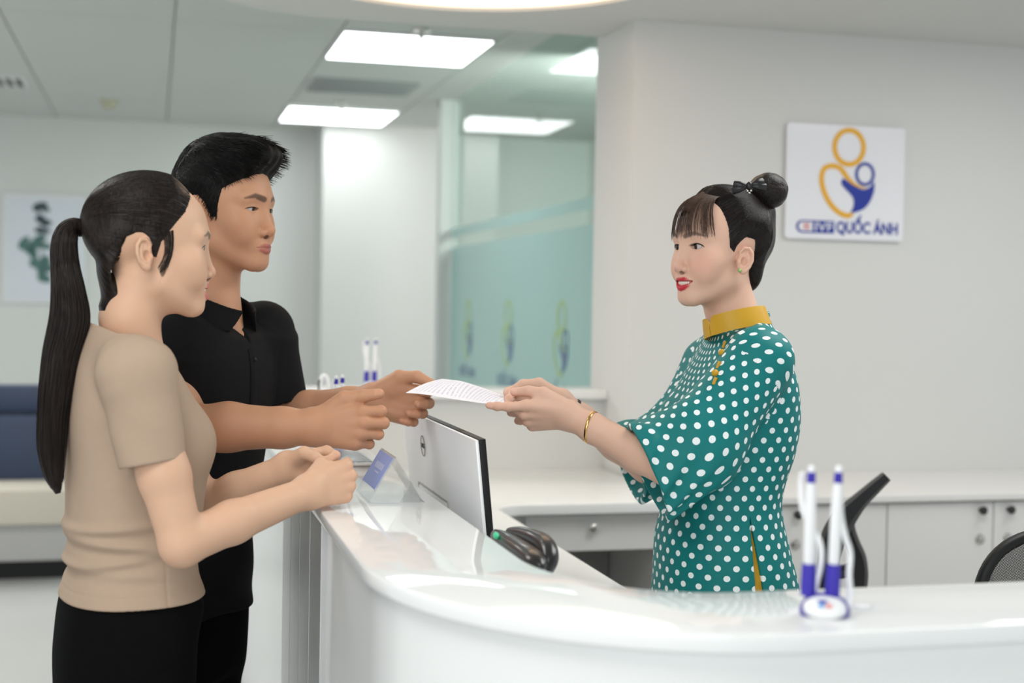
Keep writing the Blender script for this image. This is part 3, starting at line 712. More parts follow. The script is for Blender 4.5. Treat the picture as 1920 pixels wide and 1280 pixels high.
# ---------------------------------------------------------------- hand
HAND = dict(index=((.086, .026, .004), .069, .0088), middle=((.089, .006, .006), .076, .0090), ring=((.083, -.013, .004), .071, .0085), pinky=((.074, -.030, -.001), .056, .0074))
class Hand:
    def __init__(s, wrist, dx, dz, side, curls, thumb, k=1., fat=1., spread=(4, 0, -4, -9)):
        dx = np.array(dx, float); dx /= np.linalg.norm(dx); dz = np.array(dz, float); dz -= dx*(dz@dx); dz /= np.linalg.norm(dz)
        t = np.cross(dz, dx)*side
        s.w0 = np.array(wrist, float); s.M = np.stack([dx, t, dz], 1); s.k = k; s.f = fat; s.chains = []; s.nails = []
        for (nm, (mcp, L, r)), cu, sp in zip(HAND.items(), curls, spread):
            p = np.array(mcp); th = 0; pts = [p]; fx = np.array([math.cos(math.radians(sp)), math.sin(math.radians(sp)), 0]); th = 0
            for a, fr in zip(cu, (.47, .29, .24)):
                th += math.radians(a); p = p+L*fr*(math.cos(th)*fx+math.sin(th)*np.array([0, 0, -1.])); pts.append(p)
            nrm = math.cos(th)*np.array([0, 0, 1.])+math.sin(th)*fx; ax = math.cos(th)*fx+math.sin(th)*np.array([0, 0, -1.])
            s.chains.append((pts, [r*1.06, r*.98, r*.90, r*.74])); s.nails.append((pts[3], ax, nrm, r*.74))
        th = [np.array(q) for q in (thumb or ((.018, .022, -.008), (.048, .042, -.014), (.078, .050, -.018), (.102, .052, -.020)))]
        s.th = th; ax = th[3]-th[2]; ax /= np.linalg.norm(ax); n = np.array([0, .55, .85]); n -= ax*(n@ax); n /= np.linalg.norm(n); s.nails.append((th[3], ax, n, .0085))
    def loc(s, p): return ((p-A(s.w0)) @ A(s.M))/F4(s.k)
    def world(s, q): return s.w0+s.M @ (np.array(q)*s.k)
    def sdf(s, p):
        q = s.loc(p); f = s.f
        d = np.full(len(q), 1.0, F4)
        near = np.einsum('ij,ij->i', q-A((.07, 0, -.01)), q-A((.07, 0, -.01))) < .16**2
        if not near.any(): return (np.linalg.norm(q-A((.07, 0, -.01)), axis=1)-.12)*F4(s.k)
        qq = q[near]
        pal = None
        for i, (b0, mcp) in enumerate(zip((.014, .005, -.006, -.015), [h[0] for h in HAND.values()])):
            e = cap(qq, (.0, b0, 0), np.array(mcp)-np.array([.004, 0, .002]), .0138*f, .0112*f)
            pal = e if pal is None else smin(pal, e, .010)
        pal = smin(pal, cap(qq, (.0, .008, -.001), (.0, -.008, -.001), .018*f, .018*f), .02)
        pal = smin(pal, cap(qq, (.03, -.018, -.008), (.062, -.024, -.008), .013*f, .010*f), .012)
        fin = None
        for pts, rr in s.chains:
            c = None
            for a, b, ra, rb in zip(pts, pts[1:], rr, rr[1:]):
                e = cap(qq, a, b, ra*f, rb*f); c = e if c is None else smin(c, e, .0035)
            for kx in (1, 2): c = smin(c, sph(qq, pts[kx], rr[kx]*1.03*f), .003)
            fin = c if fin is None else smin(fin, c, .0018)
        d1 = smin(pal, fin, .007)
        t = s.th
        th = cap(qq, t[0], t[1], .0150*f, .0125*f); th = smin(th, cap(qq, t[1], t[2], .0112*f, .0102*f), .005); th = smin(th, cap(qq, t[2], t[3], .0104*f, .0082*f), .004)
        d1 = smin(d1, th, .006)
        web = cap(qq, (.035, .022, -.008), (t[1]+np.array([.075, .022, -.002]))/2, .009*f, .007*f); d1 = smin(d1, web, .014)
        d[near] = d1; d[~near] = np.linalg.norm(q[~near]-A((.07, 0, -.01)), axis=1)-.12
        return d*F4(s.k)
    def paint(s, p, c, base):
        q = s.loc(p); near = np.einsum('ij,ij->i', q-A((.07, 0, -.01)), q-A((.07, 0, -.01))) < .16**2
        if not near.any(): return
        qq = q[near]; cc = c[near]
        red = np.array(base)*np.array([1.04, .80, .76])
        for pts, rr in s.chains:
            for kx, st in ((0, .25), (1, .3), (2, .3), (3, .35)):
                w = np.exp(-(np.linalg.norm(qq-pts[kx], axis=1)/.012)**2)*st; cc = cc*(1-w[:, None])+w[:, None]*red
        nail = np.clip(np.array(base)*np.array([1.12, 1.02, 1.02])+.03, 0, 1)
        for tip, ax, n, r in s.nails:
            v = qq-tip; al = v@ax; up = v@n; la = np.abs(v@np.cross(ax, n))
            w = ((al > -.008) & (al < .007) & (up > r*s.f*.55) & (la < r*s.f*.72)).astype(float)*.8; cc = cc*(1-w[:, None])+w[:, None]*nail
        c[near] = cc

# ---------------------------------------------------------------- hair helpers
def hair_mat(name, col, hi, scale=260., rough=.36, bump=.35):
    m = principled(name, col, rough, spec=.22); nt = m.node_tree; b = nt.nodes['Principled BSDF']
    a = nt.nodes.new('ShaderNodeAttribute'); a.attribute_name = 'Flow'
    n = nt.nodes.new('ShaderNodeTexNoise'); n.inputs['Scale'].default_value = scale; n.inputs['Detail'].default_value = 4
    nt.links.new(a.outputs['Vector'], n.inputs['Vector'])
    r = nt.nodes.new('ShaderNodeValToRGB'); r.color_ramp.elements[0].position = .35; r.color_ramp.elements[1].position = .72
    r.color_ramp.elements[0].color = tuple(col)+(1,); r.color_ramp.elements[1].color = tuple(hi)+(1,)
    nt.links.new(n.outputs['Fac'], r.inputs[0]); nt.links.new(r.outputs[0], b.inputs['Base Color'])
    bp = nt.nodes.new('ShaderNodeBump'); bp.inputs['Strength'].default_value = bump; bp.inputs['Distance'].default_value = .003
    nt.links.new(n.outputs['Fac'], bp.inputs['Height']); nt.links.new(bp.outputs[0], b.inputs['Normal'])
    return m
def cap_hair(head, poly, thick, extra=None, lo=-.025, grow=.35):
    def f(p):
        q = head.l(p); pd = poly2(q[:, 0], q[:, 2], poly)
        th = np.clip(np.where(pd > 0, -pd*1.0, -pd*grow), lo, thick)
        d = head.skull(q)-th
        if extra is not None: d = extra(q, d)
        return d*F4(head.k*.9)
    return f
def settle(f, q, dirs, it=8, off=.0006):
    """move points along dirs until they lie on the surface f = off"""
    q = np.array(q, float); dirs = dirs/np.linalg.norm(dirs, axis=-1)[..., None]
    sh = q.shape; qf, df = q.reshape(-1, 3), np.broadcast_to(dirs, sh).reshape(-1, 3)
    for _ in range(it): qf = qf-df*(peval(f, qf.astype(F4))-off)[:, None]*.9
    return qf.reshape(sh)
def strands(paths, r=.0007, n=4):
    """tapered hair strands: paths is a list of point lists; one mesh"""
    V, Q = [], []; base = 0
    for pts in paths:
        pts = np.array(pts); m = len(pts); d = np.gradient(pts, axis=0); d /= np.linalg.norm(d, axis=1)[:, None]+1e-9
        x = np.cross(d, np.array([.31, .17, .93])); x /= np.linalg.norm(x, axis=1)[:, None]+1e-9; y = np.cross(d, x)
        t = np.linspace(0, 1, m); rr = r*np.clip(1.15-t, .12, 1)**.6
        an = np.arange(n)*2*math.pi/n
        ring = pts[:, None, :]+rr[:, None, None]*(np.cos(an)[None, :, None]*x[:, None, :]+np.sin(an)[None, :, None]*y[:, None, :])
        V.append(ring.reshape(-1, 3)); i = np.arange(m-1)[:, None]*n; k = np.arange(n)[None]
        q = np.stack([base+i+k, base+i+(k+1) % n, base+i+n+(k+1) % n, base+i+n+k], -1).reshape(-1, 4); Q.append(q); base += m*n
    return np.concatenate(V), np.concatenate(Q)
def flow_about(V, o, ax, stretch=.05):
    ax = np.array(ax, float); ax /= np.linalg.norm(ax); x = np.cross(ax, [.1, .2, 1]); x /= np.linalg.norm(x); y = np.cross(ax, x)
    q = V-o; al = q@ax; px, py = q@x, q@y
    ang = np.arctan2(py, px); return np.stack([np.cos(ang)*.11, np.sin(ang)*.11, np.hypot(al, np.hypot(px, py))*stretch], -1)
# ---------------------------------------------------------------- people
SKIN_W = srgb(212, 172, 144); SKIN_M = srgb(194, 145, 114); SKIN_R = srgb(218, 178, 156)
def skin_mat(nm): return vcol_mat(nm, .48, sss=.12, spec=.35, bump=.04, bscale=1400)
class Frame:
    def __init__(s, px, d, yaw): s.o = P(px, 640, d).copy(); s.o[2] = 0; s.R = Rz(yaw)
    def l(s, p): return (p-A(s.o)) @ A(s.R)
    def w(s, q): return s.o+s.R @ np.array(q, float)
def limb(p, pts, rr, k=.02):
    d = None
    for a, b, ra, rb in zip(pts, pts[1:], rr, rr[1:]):
        e = cap(p, a, b, ra, rb); d = e if d is None else smin(d, e, k)
    return d
def body_mesh(name, head, neck, arms, hands, torso, base, lipc, browc, skin, parent, opts, hres=.00135, ares=.0018, browz=.0235, browthick=.0042):
    """one mesh: head and neck, both arms with hands, trunk and legs"""
    def fh(p):
        d = head.sdf(head.l(p))*F4(head.k)
        return smin(d, limb(p, *neck, k=.02), .022)
    lo = head.o-np.array([.15*head.k]*2+[.0])*1.0; hi = head.o+np.array([.15*head.k]*2+[.125*head.k])
    zlo = min(q[2] for q in neck[0])-.01
    lo[2] = zlo
    for q in neck[0]:
        lo[:2] = np.minimum(lo[:2], q[:2]-.07); hi[:2] = np.maximum(hi[:2], q[:2]+.07)
    parts = [surface(fh, lo, hi, hres)]
    cols = [head.colours(head.l(parts[0][0].astype(F4)).astype(float), base, lipc, browc, browz=browz, browthick=browthick, **opts)]
    for (pts, rr), hd in zip(arms, hands):
        def fa(p):
            return smin(limb(p, pts, rr, .014), hd.sdf(p), .018)
        ends = np.array(list(pts)+[hd.world((.12, .03, 0)), hd.world((.12, -.03, -.05)), hd.world((.05, .06, -.03)), hd.world((.1, 0, .03))])
        v, q = surface(fa, ends.min(0)-.075, ends.max(0)+.075, ares)
        c = np.tile(np.array(base, float), (len(v), 1)); hd.paint(v.astype(F4), c, base)
        parts.append((v, q)); cols.append(c)
    lo, hi = torso[1]
    v, q = surface(torso[0], lo, hi, .009); parts.append((v, q)); cols.append(np.tile(np.array(base, float), (len(v), 1)))
    me, V, Q = mesh_from(name, parts, np.concatenate(cols))
    me.materials.append(skin)
    return link(name, me, skin, parent)
def sdf_obj(name, f, lo, hi, h, m, parent, flow=None, clean=None):
    v, q = surface(f, lo, hi, h)
    me, V, Q = mesh_from(name, [(v, q)], None, {'Flow': flow(V)} if False else None)
    if flow is not None:
        a = me.attributes.new('Flow', 'FLOAT_VECTOR', 'POINT'); a.data.foreach_set('vector', flow(v).astype(F4).ravel())
    me.materials.append(m)
    return link(name, me, m, parent)
def legs_sdf(fr, hip, foot, rh=.085, rk=.062, ra=.05):
    """trousers/legs from hip joints to the floor in a body frame"""
    def f(p):
        q = fr.l(p); d = None
        for sd in (1, -1):
            e = limb(q, [(hip[0], hip[1]*sd, hip[2]), (hip[0]+.01, hip[1]*sd*.97, hip[2]*.55), (hip[0]-.015, hip[1]*sd*.95, foot)], [rh, rk, ra], .03)
            d = e if d is None else smin(d, e, .012)
        return d
    return f
def shoes(fr, hipx, hipy, parent, m, k=1.):
    for sd in (1, -1):
        def f(p):
            q = fr.l(p); d = smin(ell(q, (hipx+.03, hipy*sd*.95, .045), (.125*k, .043, .045)), ell(q, (hipx-.045, hipy*sd*.95, .07), (.05, .036, .06)), .02)
            return smax(d, -q[:, 2]+.002, .004)
        o = fr.w((hipx, hipy*sd*.95, .06)); sdf_obj('shoe', f, o-.2, o+.2, .006, m, parent)
# fabrics
MT['beige'] = principled('beige_jersey', srgb(176, 154, 134), .85, noise=.03, nscale=60, bump=.25, bscale=900, spec=.2)
MT['blackcloth'] = principled('black_cloth', (.0085, .0085, .0095), .8, noise=.15, nscale=80, bump=.3, bscale=1200, spec=.14)
MT['blackpants'] = principled('black_trousers', (.004, .004, .0045), .9, noise=.15, nscale=60, bump=.2, bscale=900, spec=.06)
MT['mustard'] = principled('mustard_satin', srgb(196, 150, 28), .45, noise=.04, nscale=60)
MT['shoe'] = principled('black_leather', (.01, .01, .01), .35, noise=.1)

# ================================================================= woman with the ponytail
def build_woman():
    fr = Frame(250, 2.5, 27)
    root = thing('person', 'woman in a beige T-shirt with a long dark ponytail leaning on the counter', 'person', fr.o)
    hd = Head(283, 460, 2.5, 25, pitch=-2, scale=1.06, smile=.8, slim=.98, ear=(-.018, 0, .90))
    X = lambda px, py, d: P(px, py, d)
    neck = ([hd.w((-.012, 0, -.06)), hd.w((-.030, 0, -.125)), fr.w((.004, 0, 1.30))], [.053, .049, .053])
    sh_r, sh_l = X(258, 700, 2.33), fr.w((.0, .165, 1.283))
    el_r, wr_r = X(341, 1020, 2.32), X(580, 921, 2.50)
    el_l, wr_l = X(385, 948, 2.68), X(540, 876, 2.66)
    h_r = Hand(wr_r, (.75, .55, .20), (.55, -.82, .10), 1, [(62, 95, 60), (66, 95, 60), (68, 95, 60), (70, 92, 60)], ((.018, .022, -.010), (.046, .038, -.022), (.068, .030, -.040), (.082, .010, -.048)), k=.98, fat=1.08)
    h_l = Hand(wr_l, (1, -.12, .12), (.05, .85, .35), -1, [(50, 80, 50), (55, 85, 50), (60, 85, 50), (60, 85, 50)], ((.018, .022, -.010), (.046, .040, -.022), (.072, .036, -.038), (.092, .022, -.046)), k=.96, fat=1.08)
    arms = [([sh_r, (sh_r*.4+el_r*.6), el_r, (el_r*.62+wr_r*.38)+np.array([0, 0, .002]), wr_r], [.046, .0425, .0365, .0365, .0265]),
            ([sh_l, (sh_l*.4+el_l*.6), el_l, (el_l*.62+wr_l*.38), wr_l], [.046, .0425, .037, .036, .0265])]
    tb = table([(.84, .000, 0, .130, .168), (.877, .002, 0, .125, .165), (.927, .001, 0, .112, .148), (.985, .001, 0, .114, .142), (1.052, .006, 0, .119, .142), (1.12, .008, 0, .124, .147), (1.17, .002, 0, .122, .150), (1.216, -.006, 0, .114, .155), (1.273, -.018, 0, .096, .150), (1.32, -.028, 0, .074, .115), (1.36, -.030, 0, .058, .075), (1.40, -.028, 0, .050, .055)])
    hem, neckz = .877, 1.352
    so, eo = sh_r+np.array([0, 0, .002]), None
    end_r = X(286, 869, 2.325); dir_r = end_r-sh_r; dir_r /= np.linalg.norm(dir_r)
    dl = el_l-sh_l; dl /= np.linalg.norm(dl); end_l = sh_l+dl*.15
    def tors(p): return loft(fr.l(p), tb)
    def shirt(p):
        q = fr.l(p); d = loft(q, tb)
        d = smin(d, ell(q, (.070, .062, 1.155), (.060, .058, .055)), .04); d = smin(d, ell(q, (.070, -.062, 1.155), (.060, .058, .055)), .04)
        d = smin(d, limb(p, [fr.w((-.025, -.06, 1.335)), sh_r+np.array([-.004, 0, .0])], [.045, .062], .03), .03)
        d = smin(d, limb(p, [fr.w((-.025, .06, 1.335)), sh_l], [.045, .062], .03), .03)
        # folds gathered at the waist
        back = np.clip(.6-q[:, 0]*4, 0, 1.4)
        for z0, am, tl in ((1.012, .0055, .10), (.984, .0065, -.10), (.955, .0045, .18), (.935, .003, -.05)):
            d = d-F4(am)*np.exp(-((q[:, 2]-z0-tl*(q[:, 0]+.05))/.009)**2)*back
            d = d+F4(am*.7)*np.exp(-((q[:, 2]-z0+.016-tl*(q[:, 0]+.05))/.009)**2)*back
        d = d+F4(.0012)*np.exp(-((q[:, 0]-F4(.03))/F4(.0022))**2)*(q[:, 1] < 0)*(q[:, 2] < 1.08)+F4(.0009)*np.exp(-((q[:, 2]-F4(hem+.022)-q[:, 0]*.02)/F4(.0016))**2)
        d = smax(d, F4(hem)-q[:, 2]+q[:, 0]*.02, .003)
        # neckline
        nk = limb(p, [fr.w((-.028, 0, 1.30)), fr.w((-.030, 0, 1.5))], [.066, .074], .01)
        d = smax(d, q[:, 2]-F4(1.326)+q[:, 0]*.42, .004)
        # sleeves
        for s0, e0, dr, el, rr in ((sh_r, end_r, dir_r, el_r, (.064, .0515)), (sh_l, end_l, dl, el_l, (.062, .052))):
            e = cap(p, s0, e0+dr*.06, rr[0], rr[1])
            ang = (p-A(e0)) @ A(dr)
            e = e-F4(.0022)*np.sin((p[:, 2]*38+p[:, 0]*55)).astype(F4)*np.clip(1-np.abs(ang+.06)/.07, 0, 1)
            cut = ang
            e = smax(e, cut, .003)
            inner = smax(cap(p, s0, e0+dr*.08, rr[0]-.010, rr[1]-.007), -(ang+F4(.05)), .003)
            e = smax(e, -inner, .003)
            gap = np.exp(-((e-d)/F4(.0028))**2)*F4(.0013)
            d = smin(d, e, .022)+gap
        return d
    sk = skin_mat('skin_woman')
    lg = legs_sdf(fr, (-.0, .082, .80), .06, .080, .060, .045)
    def trunk(p):
        q = fr.l(p); d = smax(loft(q, tb), F4(-.0) + q[:, 2]-F4(1.31), .01)+F4(.024)
        d = smax(d, F4(.80)-q[:, 2], .01)
        return smin(d, lg(p)+F4(.012), .02)
    o = body_mesh('body', hd, neck, arms, [h_r, h_l], (trunk, (fr.o+np.array([-.2, -.26, .0]), fr.o+np.array([.2, .26, 1.36]))), SKIN_W, srgb(205, 118, 112), (.06, .045, .04), sk, root, dict(cheek=.12))
    hd.eyes(root, (6, -4))
    sh = sdf_obj('t_shirt', shirt, fr.o+np.array([-.24, -.30, .86]), fr.o+np.array([.26, .30, 1.42]), .0032, MT['beige'], root)
    nk = MB(); ring = [fr.w((-.027+.064*math.cos(a), .062*math.sin(a), 1.326-.42*(-.027+.064*math.cos(a))+.001)) for a in np.linspace(0, 2*math.pi, 40)[:-1]]
    nk.tube(ring, [.0032]*39, 8, True); nk.build('neck_band', MT['beige'], sh, 180)
    def pants(p):
        q = fr.l(p); d = None
        tb2 = TB2
        d = loft(q, tb2); d = smax(d, F4(.56)-q[:, 2], .06)
        d = smin(d, lg(p), .03)
        d = smax(d, q[:, 2]-F4(.93), .003)
        return smax(d, F4(.035)-q[:, 2], .003)
    TB2 = table([(.50, -.004, 0, .104, .150), (.62, -.008, 0, .116, .160), (.70, -.010, 0, .120, .164), (.76, -.010, 0, .122, .166), (.80, -.008, 0, .122, .166), (.85, -.001, 0, .124, .164), (.875, 0, 0, .119, .158), (.90, 0, 0, .104, .142), (.95, 0, 0, .100, .134)])
    pt = sdf_obj('trousers', pants, fr.o+np.array([-.22, -.26, .02]), fr.o+np.array([.22, .26, .95]), .007, MT['blackpants'], root)
    shoes(fr, -.015, .08, root, MT['shoe'])
    # hair
    poly = [(.070, .084), (.058, .058), (.036, .030), (.019, .004), (.014, -.022), (.004, -.020), (.000, .010), (-.016, .022), (-.036, .010), (-.046, -.018), (-.055, -.048), (-.050, -.085), (-.056, -.118), (-.25, -.13), (-.25, .25), (.070, .25)]
    poly = [(x-(.015 if x > -.2 else 0), z) for x, z in poly]
    tie = X(160, 430, 2.47); ax = hd.R @ np.array([1, 0, .15])
    def ex(q, d):
        # wispy sideburn in front of the ear and hair drawn back to the tie
        n_ = smax(ell(q, (-.052, 0, -.036), (.036, .050, .056)), poly2(q[:, 0], q[:, 2], poly), .004)
        nk = cap(q, (-.012, 0, -.06), (-.030, 0, -.125), .051, .048)-np.clip(-poly2(q[:, 0], q[:, 2], poly)*.4, -.02, .007)-F4(.0015)
        return smin(smin(d, n_, .012), nk, .016)
    hf = cap_hair(hd, poly, .011, ex)
    hm = hair_mat('hair_dark_brown', (.010, .0075, .0065), (.030, .022, .019), 240, .34, .3)
    hc = sdf_obj('hair', hf, hd.o-.17, hd.o+.17, .0022, hm, root, lambda v: flow_about(v, tie, ax))
    # strands lying on the scalp, drawn back to the tie
    def comb(n, edge, q1f):
        S0 = edge(n); q1 = q1f(n, S0); t = np.linspace(0, 1, 12)[None, :, None]
        q = S0[:, None]*(1-t)+q1[:, None]*t; w = hd.o+(q*hd.k) @ hd.R.T
        dr = (q-np.array([-.012, 0, .02]))*np.array([.8, 1.2, 1]); return settle(hf, w, dr @ hd.R.T, 9)
    def edge(n):
        t = RNG.random(n); y = RNG.uniform(-.072, .072, n); y = np.where(RNG.random(n) < .45, -np.abs(y), y)
        pl = np.array([(.074, .090), (.070, .084), (.058, .058), (.036, .030), (.019, .004), (-.016, .022), (-.036, .010), (-.048, -.018), (-.060, -.048), (-.070, -.070)])-np.array([.015, 0])
        k = np.clip((t*9).astype(int), 0, 8); f = t*9-k; xz = pl[k]*(1-f)[:, None]+pl[k+1]*f[:, None]
        inn = RNG.random(n)**2*.55
        y = np.where(k > 2, np.where(y < 0, -.07, .07), y)
        q = np.stack([xz[:, 0], y, xz[:, 1]], 1); q = q*(1-inn)[:, None]+np.array([-.08, 0, .05])*inn[:, None]*np.array([1, 0, 1])+np.array([0, 1, 0])*q*inn[:, None]*.8
        return q+RNG.normal(0, .002, (n, 3))
    ps = list(comb(1500, edge, lambda n, S0: np.stack([np.full(n, -.108), S0[:, 1]*.10, np.full(n, .028)+RNG.normal(0, .003, n)], 1)))
    v, q = strands(ps, .0006); me, _, _ = mesh_from('hair_strands', [(v, q)]); a = me.attributes.new('Flow', 'FLOAT_VECTOR', 'POINT'); a.data.foreach_set('vector', (v*np.array([1, 1, .2])).astype(F4).ravel()); me.materials.append(hm)
    tagg(link('hair_strands', me, hm, hc), kind='stuff')
    # ponytail
    sp = [(158, 430, 11, 2.46), (141, 424, 15, 2.45), (126, 436, 20, 2.44), (120, 462, 23, 2.43), (122, 500, 25, 2.43), (128, 550, 30, 2.42), (130, 600, 35, 2.42), (116, 660, 33, 2.41), (106, 720, 30, 2.40), (99, 780, 27, 2.40), (97, 840, 25, 2.40), (101, 890, 17, 2.40), (109, 925, 5, 2.40)]
    cl = catmull([tuple(P(x, y, d))+(w*d/FPX,) for x, y, w, d in sp], 5)
    pm = MB(); pm.tube([c[:3] for c in cl], [(c[3], c[3]*.62) if False else c[3] for c in cl], 20)
    me = bpy.data.meshes.new('ponytail'); pm.bm.to_mesh(me); pm.bm.free()
    for pl in me.polygons: pl.use_smooth = True
    n = len(me.vertices); nr = 20; fl = np.zeros((n, 3))
    for i in range(n):
        r_, k_ = divmod(i, nr); an = 2*math.pi*k_/nr; fl[i] = (math.cos(an)*.05, math.sin(an)*.05, r_*.0016)
    a = me.attributes.new('Flow', 'FLOAT_VECTOR', 'POINT'); a.data.foreach_set('vector', fl.astype(F4).ravel())
    me.materials.append(hm); pt = link('ponytail', me, hm, hc)
    ps = []; C = np.array(cl); dT = np.gradient(C[:, :3], axis=0); dT /= np.linalg.norm(dT, axis=1)[:, None]
    xx = np.cross(dT, [0, 1, .05]); xx /= np.linalg.norm(xx, axis=1)[:, None]; yy = np.cross(dT, xx)
    for k in range(420):
        an = RNG.uniform(0, 2*math.pi); f = RNG.uniform(.94, 1.06); e = int(RNG.integers(len(C)*3//4, len(C))); tw = RNG.uniform(-.5, .5)
        t = np.linspace(0, 1, e); aa = an+tw*t; ff = f+RNG.normal(0, .035)*t**2
        ps.append(C[:e, :3]+(C[:e, 3]*ff)[:, None]*(np.cos(aa)[:, None]*xx[:e]+np.sin(aa)[:, None]*yy[:e]))
    v, q = strands(ps, .0008); me, _, _ = mesh_from('ponytail_strands', [(v, q)]); a = me.attributes.new('Flow', 'FLOAT_VECTOR', 'POINT'); a.data.foreach_set('vector', (v*np.array([1, 1, .05])).astype(F4).ravel()); me.materials.append(hm)
    tagg(link('ponytail_strands', me, hm, hc), kind='stuff')
    tm = MB(); c0 = np.array(cl[1][:3]); dd = np.array(cl[2][:3])-np.array(cl[0][:3]); xd = np.cross(dd, [0, 0, 1])
    T = frame(c0, xd, dd/np.linalg.norm(dd))
    tm.tube([np.array(T @ Vector((.0125*math.cos(a), .0125*math.sin(a), 0))) for a in np.linspace(0, 2*math.pi, 20)[:-1]], .0035, 8, True)
    tm.build('hair_tie', MT['dark'], hc, 180)
    # wispy sideburn
    ps = []
    for k in range(64):
        x0 = RNG.uniform(.004, .022); q0 = np.array([x0, -.066, .016+x0*.4]); q1 = np.array([-.006+x0*.5, -.0655, -.045-RNG.uniform(0, .02)]); pts = []
        for s in np.linspace(0, 1, 7):
            q = q0*(1-s)+q1*s; q[0] += .010*math.sin(s*3); 
            for _ in range(3):
                dd = float((hd.sdf(hd.l(hd.w(q)[None].astype(F4)))*hd.k)[0]); q[1] += (dd-.0008)
            pts.append(hd.w(q))
        ps.append(pts)
    v, q = strands(ps, .0003); me, _, _ = mesh_from('sideburn', [(v, q)]); a = me.attributes.new('Flow', 'FLOAT_VECTOR', 'POINT'); a.data.foreach_set('vector', v.astype(F4).ravel()); me.materials.append(hm)
    tagg(link('sideburn', me, hm, hc), kind='stuff')
    # upper teeth, seen in the smile
    tm = MB()
    for k in range(-3, 4):
        an = k*.20; c = hd.w((.0885+.010*math.cos(an)-.0055-abs(k)*.0008, .034*math.sin(an), -.0712))
        tm.ball(c, (.0036, .0034, .0046), None, 8, 6)
    tm.build('teeth', TEETH, root, 180)
TEETH = principled('teeth', (.78, .74, .68), .2, coat=.3, noise=.02)

